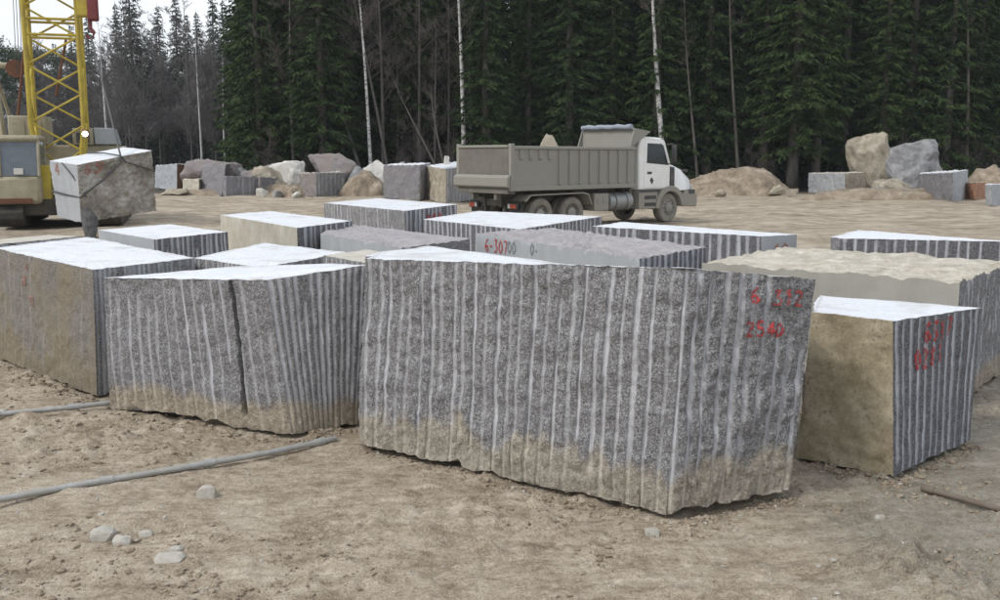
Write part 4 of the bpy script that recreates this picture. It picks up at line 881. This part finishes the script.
# boom: four chords, lacing on each side
Wb, Db, zb, zt = .80, 1.0, .75, 21.0
bx0 = 0.0
def ch(ix, iy, z):
    t = min(1, (z-zb)/2.6); k = .55+.45*t; k *= 1 if z < 15 else 1-(z-15)/9
    return Vector((bx0+ix*Wb*k, iy*Db*.5*k-z*.0, z))
chords = {}
for ix in (-1, 1):
    for iy in (-1, 1):
        chords[ix, iy] = MB().tube([ch(ix, iy, z) for z in (zb, 1.5, 2.4, 3.35, 5, 8, 12, 15, zt)], .075, 8).build('boom_chord', 'crane_yellow', CR)
zs_ = [1.6+k*.92 for k in range(15)]
for k in range(len(zs_)-1):
    za, zb_ = zs_[k], zs_[k+1]; fl_ = k % 2
    for iy in (-1, 1):
        a, b = (ch(-1, iy, za), ch(1, iy, zb_)) if fl_ == (iy > 0) else (ch(1, iy, za), ch(-1, iy, zb_))
        MB().tube([a, b], .036, 6).build('lacing_bar', 'crane_yellow', CR)
    for ix in (-1, 1):
        a, b = (ch(ix, -1, za), ch(ix, 1, zb_)) if fl_ else (ch(ix, 1, za), ch(ix, -1, zb_)); MB().tube([a, b], .036, 6).build('lacing_bar', 'crane_yellow', CR)
for z in (6.25, 6.75):
    for iy in (-1, 1): MB().tube([ch(-1, iy, z), ch(1, iy, z)], .045, 6).build('cross_bar', 'crane_yellow', CR)
pz0, pz1 = 7.55, 9.3
bpn = MB(); a, b, c_, d_ = ch(-1, -1, pz0), ch(1, -1, pz0), ch(1, -1, pz1), ch(-1, -1, pz1)
bpn.add([a+Vector((-.08, -.09, 0)), b+Vector((.08, -.09, 0)), c_+Vector((.08, -.09, 0)), d_+Vector((-.08, -.09, 0)), a+Vector((-.08, -.06, 0)), b+Vector((.08, -.06, 0)), c_+Vector((.08, -.06, 0)), d_+Vector((-.08, -.06, 0))], [(0, 1, 2, 3), (7, 6, 5, 4), (0, 4, 5, 1), (1, 5, 6, 2), (2, 6, 7, 3), (3, 7, 4, 0)]).build('boom_plate', 'crane_yellow', CR)
MB().tube([ch(-1, -1, pz0+.9)+Vector((0, -.12, 0)), ch(1, -1, pz0+.02)+Vector((0, -.12, 0))], .035, 6).tube([ch(-1, -1, pz0)+Vector((-.08, -.11, 0)), ch(1, -1, pz0)+Vector((.08, -.11, 0))], .04, 6).build('plate_stiffener', 'rust', CR)
for ix in (-1, 1):
    p = ch(ix, -1, zb); MB().box(p.x-.16, p.x+.16, -.78, -.3, .55, 2.05).build('boom_foot_plate', 'crane_yellow', CR, bevel=.02)
MB().tube([lc(66, 40, 1.0), lc(56, 96, 1.0)], .05, 6).build('backstay_rod', 'rust', CR)
MB().tube([lc(24, 50, .6), lc(15, 146, .6)], .05, 6).build('backstay_rod', 'rust', CR)
# house, A-frame, cab, tracks
MB().box(-1.75, 1.75, 1.0, 4.9, 1.15, 2.72).build('machine_house', 'crane_cream', CR, bevel=.05)
mh = MB().box(-1.72, -.55, .9, 2.6, 2.72, 3.7).build('engine_cover', 'crane_cream', CR, bevel=.04)
for k in range(2): MB().box(-1.62+k*.52, -1.2+k*.52, .87, .91, 2.9, 3.5).build('cover_panel', 'crane_cream', mh, bevel=.01)
rc = MB().box(.28, .95, .9, 2.4, 2.72, 3.30).build('winch_cabin', 'crane_cream', CR, bevel=.04)
MB().prism_y([(.98, 2.74), (.98, 3.32), (1.62, 3.30), (1.76, 2.74)], .88, 2.3).build('grey_shutter', 'machine_grey', rc, bevel=.03)
MB().box(.4, .82, .88, .905, 2.8, 3.15).build('dark_opening', 'black_trim', rc, bevel=.01)
for x_ in (-1.9, -2.9):
    MB().tube([(x_, 1.2, 2.5), (x_-.25, 1.6, 5.35)], .10, 4).tube([(x_-.25, 1.6, 5.35), (x_+.05, 3.8, 2.6)], .07, 4).build('gantry_leg', 'crane_cream', CR)
MB().tube([(-3.2, 1.6, 5.4), (-1.5, 1.6, 5.4)], .11, 8).build('gantry_beam', 'crane_cream', CR)
MB().tube([(-1.45, 1.4, 5.3), (-1.45, 1.7, 5.3)], .30, 14).build('gantry_sheave', 'rust', CR)
MB().box(-1.7, 1.7, 4.9, 5.6, 1.2, 2.6).build('counterweight', 'crane_cream', CR, bevel=.06)
cx0, cx1 = -2.25, -.52
cabm = MB().prism_y([(cx0, .95), (cx0, 2.95), (cx1, 2.95), (cx1, .95)], -1.15, .35)
CC = MB().box(cx0, cx1, -1.15, .38, .80, 1.72).build('cab_base', 'crane_cream', CR, bevel=.14)
MB().box(cx0-.02, cx1+.02, -1.06, .40, 2.80, 3.02).build('cab_roof', 'crane_cream', CC, bevel=.1)
for (xa, ya, xb, yb) in ((cx0+.04, -1.11, cx0+.04, -.95), (cx1-.04, -1.11, cx1-.04, -.95), (cx0+.04, .33, cx0+.04, .33), (cx1-.04, .33, cx1-.04, .33), (-1.72, -1.11, -1.72, -.95)):
    MB().tube([(xa, ya, 1.70), (xb, yb, 2.88)], .05, 6).build('window_post', 'crane_cream', CC)
MB().add([(cx0+.09, -1.085, 1.72), (-1.77, -1.085, 1.72), (-1.77, -.95, 2.86), (cx0+.09, -.95, 2.86)], [(0, 1, 2, 3)]).build('window_pane', 'glass_cab', CC)
MB().add([(-1.67, -1.085, 1.72), (cx1-.09, -1.085, 1.72), (cx1-.09, -.95, 2.86), (-1.67, -.95, 2.86)], [(0, 1, 2, 3)]).build('window_pane', 'glass_cab', CC)
MB().add([(cx1-.03, -1.05, 1.72), (cx1-.03, .28, 1.72), (cx1-.03, .28, 2.86), (cx1-.03, -.93, 2.86)], [(0, 1, 2, 3)]).build('window_pane', 'glass_cab', CC)
MB().box(cx0+.3, cx0+.75, -.6, -.1, 1.3, 2.1).build('driver_seat', 'black_trim', CC, bevel=.05)
MB().box(-1.3, -1.02, -1.17, -1.13, 1.76, 1.96).build('paper_notice', 'rock_pale', CC, bevel=.01)
MB().box(-2.0, -.8, -1.185, -1.145, .83, 1.0).build('rusty_sill', 'rust', CC, bevel=.03)
for x_ in (-1.85, 1.1):
    tk_ = MB().prism_y([], 0, 0) if False else MB()
    prof = [(-1.0, .12), (-1.18, .32), (-1.18, .55), (-.95, .78), (4.2, .78), (4.45, .55), (4.45, .32), (4.2, .06), (-.8, .06)]
    vs_ = [(x_+s, y_, z_) for s in (-.05, .75) for y_, z_ in prof]; n_ = len(prof)
    TKO = tk_.add(vs_, [tuple(range(n_)), tuple(range(2*n_-1, n_-1, -1))]+[(i, i+n_, (i+1) % n_+n_, (i+1) % n_) for i in range(n_)]).build('crawler_track', 'track_black', CR, bevel=.03)
    for k in range(22):
        y_ = -.95+k*.235; MB().box(x_-.1, x_+.8, y_, y_+.16, .76, .82).build('track_shoe', 'track_black', TKO)
MB().box(-2.1, 1.2, -.9, 3.4, .42, .95).build('slew_ring', 'track_black', CR, bevel=.05)
# hoist ropes, hook block, work lamp
for px in (10.5, 13.5, 16.5, 19): MB().tube([lc(px, -60, .4), lc(px+6, 74, .8)], .012, 4).build('hoist_rope', 'cable', CR)
hp = lc(87, 4, -.9)
HK = MB().box(hp.x-.30, hp.x+.26, hp.y-.18, hp.y+.18, hp.z-.42, hp.z+.9).build('hook_block', 'crane_yellow', CR, bevel=.06)
MB().box(hp.x+.0, hp.x+.32, hp.y-.22, hp.y+.22, hp.z-.52, hp.z+.6).build('block_cheek', 'hook_red', HK, bevel=.05)
MB().tube([hp+Vector((.06, 0, -.42)), hp+Vector((.06, 0, -.75)), hp+Vector((.16, 0, -.9)), hp+Vector((.12, 0, -1.05)), hp+Vector((-.02, 0, -1.06)), hp+Vector((-.08, 0, -.96))], [.07, .06, .06, .06, .045, .03], 8).build('hook', 'hook_red', HK)
for dx in (-.12, .12): MB().tube([hp+Vector((dx, 0, .85)), Vector((bx0+.7+dx, 0, 20.5))], .012, 4).build('hoist_rope', 'cable', CR)
lp = lc(85, 134, -.75)
LM = MB().box(lp.x-.09, lp.x+.09, lp.y, lp.y+.16, lp.z-.12, lp.z+.14).build('work_lamp', 'rust', CR, bevel=.02)
MB().tube([(lp.x, lp.y+.01, lp.z), (lp.x, lp.y-.02, lp.z), (lp.x, lp.y-.05, lp.z)], [.09, .085, .03], 14).build('lens', 'work_lamp_glow', LM)
# the slung block, its sling
sy = 27.6
def sc_(px, py, tpx, tpy, y): return (P(px, py, y), P(tpx, tpy, y))
Lc = sc_(57, 217, 49, 161, sy+.6); Fc = sc_(81, 223, 77, 165, sy-.3); Rc = sc_(157, 211, 152, 150.5, sy+1.7)
for c in (Lc, Fc, Rc): c[0][2] = max(c[0][2], .16)
Bk = (Lc[0]+Rc[0]-Fc[0], Lc[1]+Rc[1]-Fc[1])
SB = block('granite_block', 'huge granite block hanging in a sling from the yellow crane', [dict(pts=[Lc, Fc], res=.05, rough=.01, mat='face_sawn'), dict(pts=[Fc, Rc], res=.045, rough=.075, mat='slung_face'), dict(pts=[Rc, Bk], res=.15), dict(pts=[Bk, Lc], res=.15)],
           nv=44, ringn=8, seed=71, group=None, chip=.05, marks=[(1, .1, .80, '63', .36, 'number_red_faded', 'red figures on slung block'), (1, .26, .84, '1', .36, 'number_red_faded', 'red figures on slung block'), (0, .2, .78, '4', .34, 'number_red_faded', 'red figures on slung block')])
nF = np.array([.35, -.12, 0])
def onf(c1, c2, u, v, off): # point on a slung face
    b = c1[0]+(c2[0]-c1[0])*u; t = c1[1]+(c2[1]-c1[1])*u; p = b+(t-b)*v; d = c2[0]-c1[0]; n = np.array([d[1], -d[0], 0]); n /= np.linalg.norm(n); return p+n*off
hk = Vector(CR.location)+Matrix.Rotation(CRZ, 4, 'Z') @ (hp+Vector((.06, 0, -1.0)))
knot = onf(Fc, Rc, .55, 1.0, .05); knot[2] += .03
SL = empty('wire_sling', tuple(Vector(knot))); tag(SL, 'dark wire sling looped round the hanging granite block', 'sling')
def rope(pts, r=.026):
    o = MB().tube([Vector(p)-Vector(knot) for p in pts], r, 6).build('sling_rope', 'cable', SL); return o
rope([hk, knot], .03)
rope([knot, onf(Fc, Rc, .53, .9, .10), onf(Fc, Rc, .3, .68, .10), onf(Fc, Rc, .0, .44, .05), onf(Lc, Fc, .5, .45, .03), onf(Lc, Fc, 0, .47, .04)])
rope([knot, onf(Fc, Rc, .6, .9, .1), onf(Fc, Rc, .8, .78, .1), onf(Fc, Rc, 1.0, .66, .06)])
rope([knot, (Vector(knot)*.5+Vector(Lc[1]*.5+Bk[1]*.5)*.5+Vector((0, 0, .05))), Vector(Lc[1]*.5+Bk[1]*.5)+Vector((0, 0, .03))], .022)
rope([onf(Fc, Rc, .07, .43, .09), onf(Lc, Fc, .85, .80, .03), onf(Lc, Fc, .5, .999, .02)], .02)
# ------------------------------------------------------------------ pipes and stones on the ground
def gpipe(name, label, pxs, r, mat, joints=(), lift=0.0):
    w = [G(*p) for p in pxs]; pts = []
    for a, b in zip(w[:-1], w[1:]):
        for t in np.linspace(0, 1, 7)[:-1]: pts.append(a+(b-a)*t)
    pts.append(w[-1]); z = np.array([gzs(p[0], p[1]) for p in pts]); zz = np.convolve(np.pad(z, 10, mode='edge'), np.ones(21)/21, 'valid')+.012
    pts = [np.array([p[0], p[1], q+r*.8+lift]) for p, q, s_ in zip(pts, zz, z)]
    o0 = np.array([pts[0][0], pts[0][1], 0]); e = empty(name, o0)
    MB().tube([p-o0 for p in pts], r, 12).build('tube', mat, e); tag(e, label, 'pipe')
    for j in joints:
        i = int(j*(len(pts)-2)); a, b = pts[i], pts[i+1]; d = (b-a)/np.linalg.norm(b-a); MB().tube([a-o0, a+d*.09-o0], r*1.28, 12).build('coupling', mat, e)
    return e
gpipe('steel_pipe', 'long pale grey pipe lying on the sand, pointing at the largest block', [(-90, 520), (0, 502), (100, 483), (190, 468), (270, 454), (336, 440)], .025, 'pipe_grey', (.12, .42, .68, .97))
gpipe('steel_pipe', 'grey pipe lying on the ground at the cracked block corner', [(-60, 425), (0, 419), (60, 413), (114, 406)], .024, 'pipe_grey', (.3, .8), .025)
gpipe('drill_rod', 'brown rusty rod lying on the mud beside the red-figured block', [(922, 489), (960, 499), (1000, 510), (1060, 526)], .022, 'rod_brown', (.02,))
def peb(label, px, py, w, h, seed, mat='pebble'):
    o = boulder('stone', label, px, py, w, h, mat, seed, cat='stone', amp=.03, npt=26, box=.95); o.location.z -= .3*h/FPX*o.location.y
peb('pale round stone lying beside the long grey pipe', 208, 494, 23, 22, 81)
peb('pale stone half sunk in the sand below the long pipe', 104, 536, 26, 18, 82)
peb('small pale stone beside the half-sunk stone', 122, 540, 20, 12, 83)
peb('flat pale stone lying alone in the foreground sand', 168, 556, 34, 10, 84)
peb('small pebble next to the flat pale stone', 176, 548, 15, 8, 85)
peb('pale pebble between the pipe and the flat stone', 146, 533, 14, 9, 86)
peb('pale stone under the bottom edge of the largest block', 652, 531, 15, 11, 87)
peb('small stone on the mud below the tan-ended block', 880, 512, 11, 8, 88)
peb('whitish stone at the foot of the soiled block', 3, 415, 10, 12, 89)
# loose gravel and clods
rg = np.random.RandomState(3); ico = bmesh.new(); bmesh.ops.create_icosphere(ico, subdivisions=1, radius=1); iv = np.array([v.co for v in ico.verts]); ico.verts.index_update(); ifc = np.array([[v.index for v in f.verts] for f in ico.faces]); ico.free()
FEET = [((360, 446), (672, 519)), ((672, 519), (790, 494)), ((110, 411), (292, 438)), ((292, 438), (358, 427)), ((0, 361), (97, 400)), ((800, 460), (893, 480)), ((893, 480), (970, 443))]
def scatter(name, label, mat, n, lo, hi, seed, clump):
    rg = np.random.RandomState(seed); y = 4.6+(rg.rand(n)**1.5)*11; x = rg.uniform(-.56, .56, n)*y; d = fbm2(x, y, .8, 2, seed*3.0); keep = d > clump; x, y = x[keep], y[keep]
    for a_, b_ in FEET:
        ga, gb = G(*a_), G(*b_); m_ = int(n*.025); t_ = rg.rand(m_); x = np.concatenate([x, ga[0]+(gb[0]-ga[0])*t_+rg.normal(0, .05, m_)]); y = np.concatenate([y, ga[1]+(gb[1]-ga[1])*t_-np.abs(rg.normal(.02, .08, m_))])
    n = len(x)
    s = lo*(hi/lo)**(rg.rand(n)**2.2); z = gz(x, y); V = iv[None]*(1+.25*rg.normal(size=(n, len(iv), 1)))*s[:, None, None]*rg.uniform(.6, 1.3, (n, 1, 3))*np.array([1, 1, .7])
    a = rg.uniform(0, 6.28, n); c, q = np.cos(a)[:, None], np.sin(a)[:, None]; V = np.stack([V[..., 0]*c-V[..., 1]*q, V[..., 0]*q+V[..., 1]*c, V[..., 2]], -1)+np.stack([x, y, z+s*.15], -1)[:, None]
    F = (ifc[None]+(np.arange(n)*len(iv))[:, None, None]).reshape(-1, 3); me = mesh_np(name, V.reshape(-1, 3), F, False); me.materials.append(MATS[mat])
    tag(link(bpy.data.objects.new(name, me)), label, 'gravel' if 'gravel' in name else 'soil', None, 'stuff')
scatter('gravel', 'small pale pebbles strewn over the sandy ground', 'pebble', 1500, .004, .018, 4, -.1)
scatter('soil_clods', 'loose brown soil crumbs strewn over the ground', 'clod', 16000, .004, .03, 8, .0)

# ------------------------------------------------------------------ thin damp air
hm, ht, hb_ = newmat('haze_air'); ht.nodes.remove(hb_); hv = ht.nodes.new('ShaderNodeVolumePrincipled'); hv.inputs['Color'].default_value = (.86, .90, .95, 1); hv.inputs['Density'].default_value = .0003; hv.inputs['Anisotropy'].default_value = .0
ht.links.new(hv.outputs[0], [n for n in ht.nodes if n.type == 'OUTPUT_MATERIAL'][0].inputs['Volume'])
hz = MB().box(-3500, 3500, -600, 4600, -3, 34).build('haze', 'haze_air', smooth=False); tag(hz, 'thin damp haze filling the air over the quarry', None, None, 'stuff')
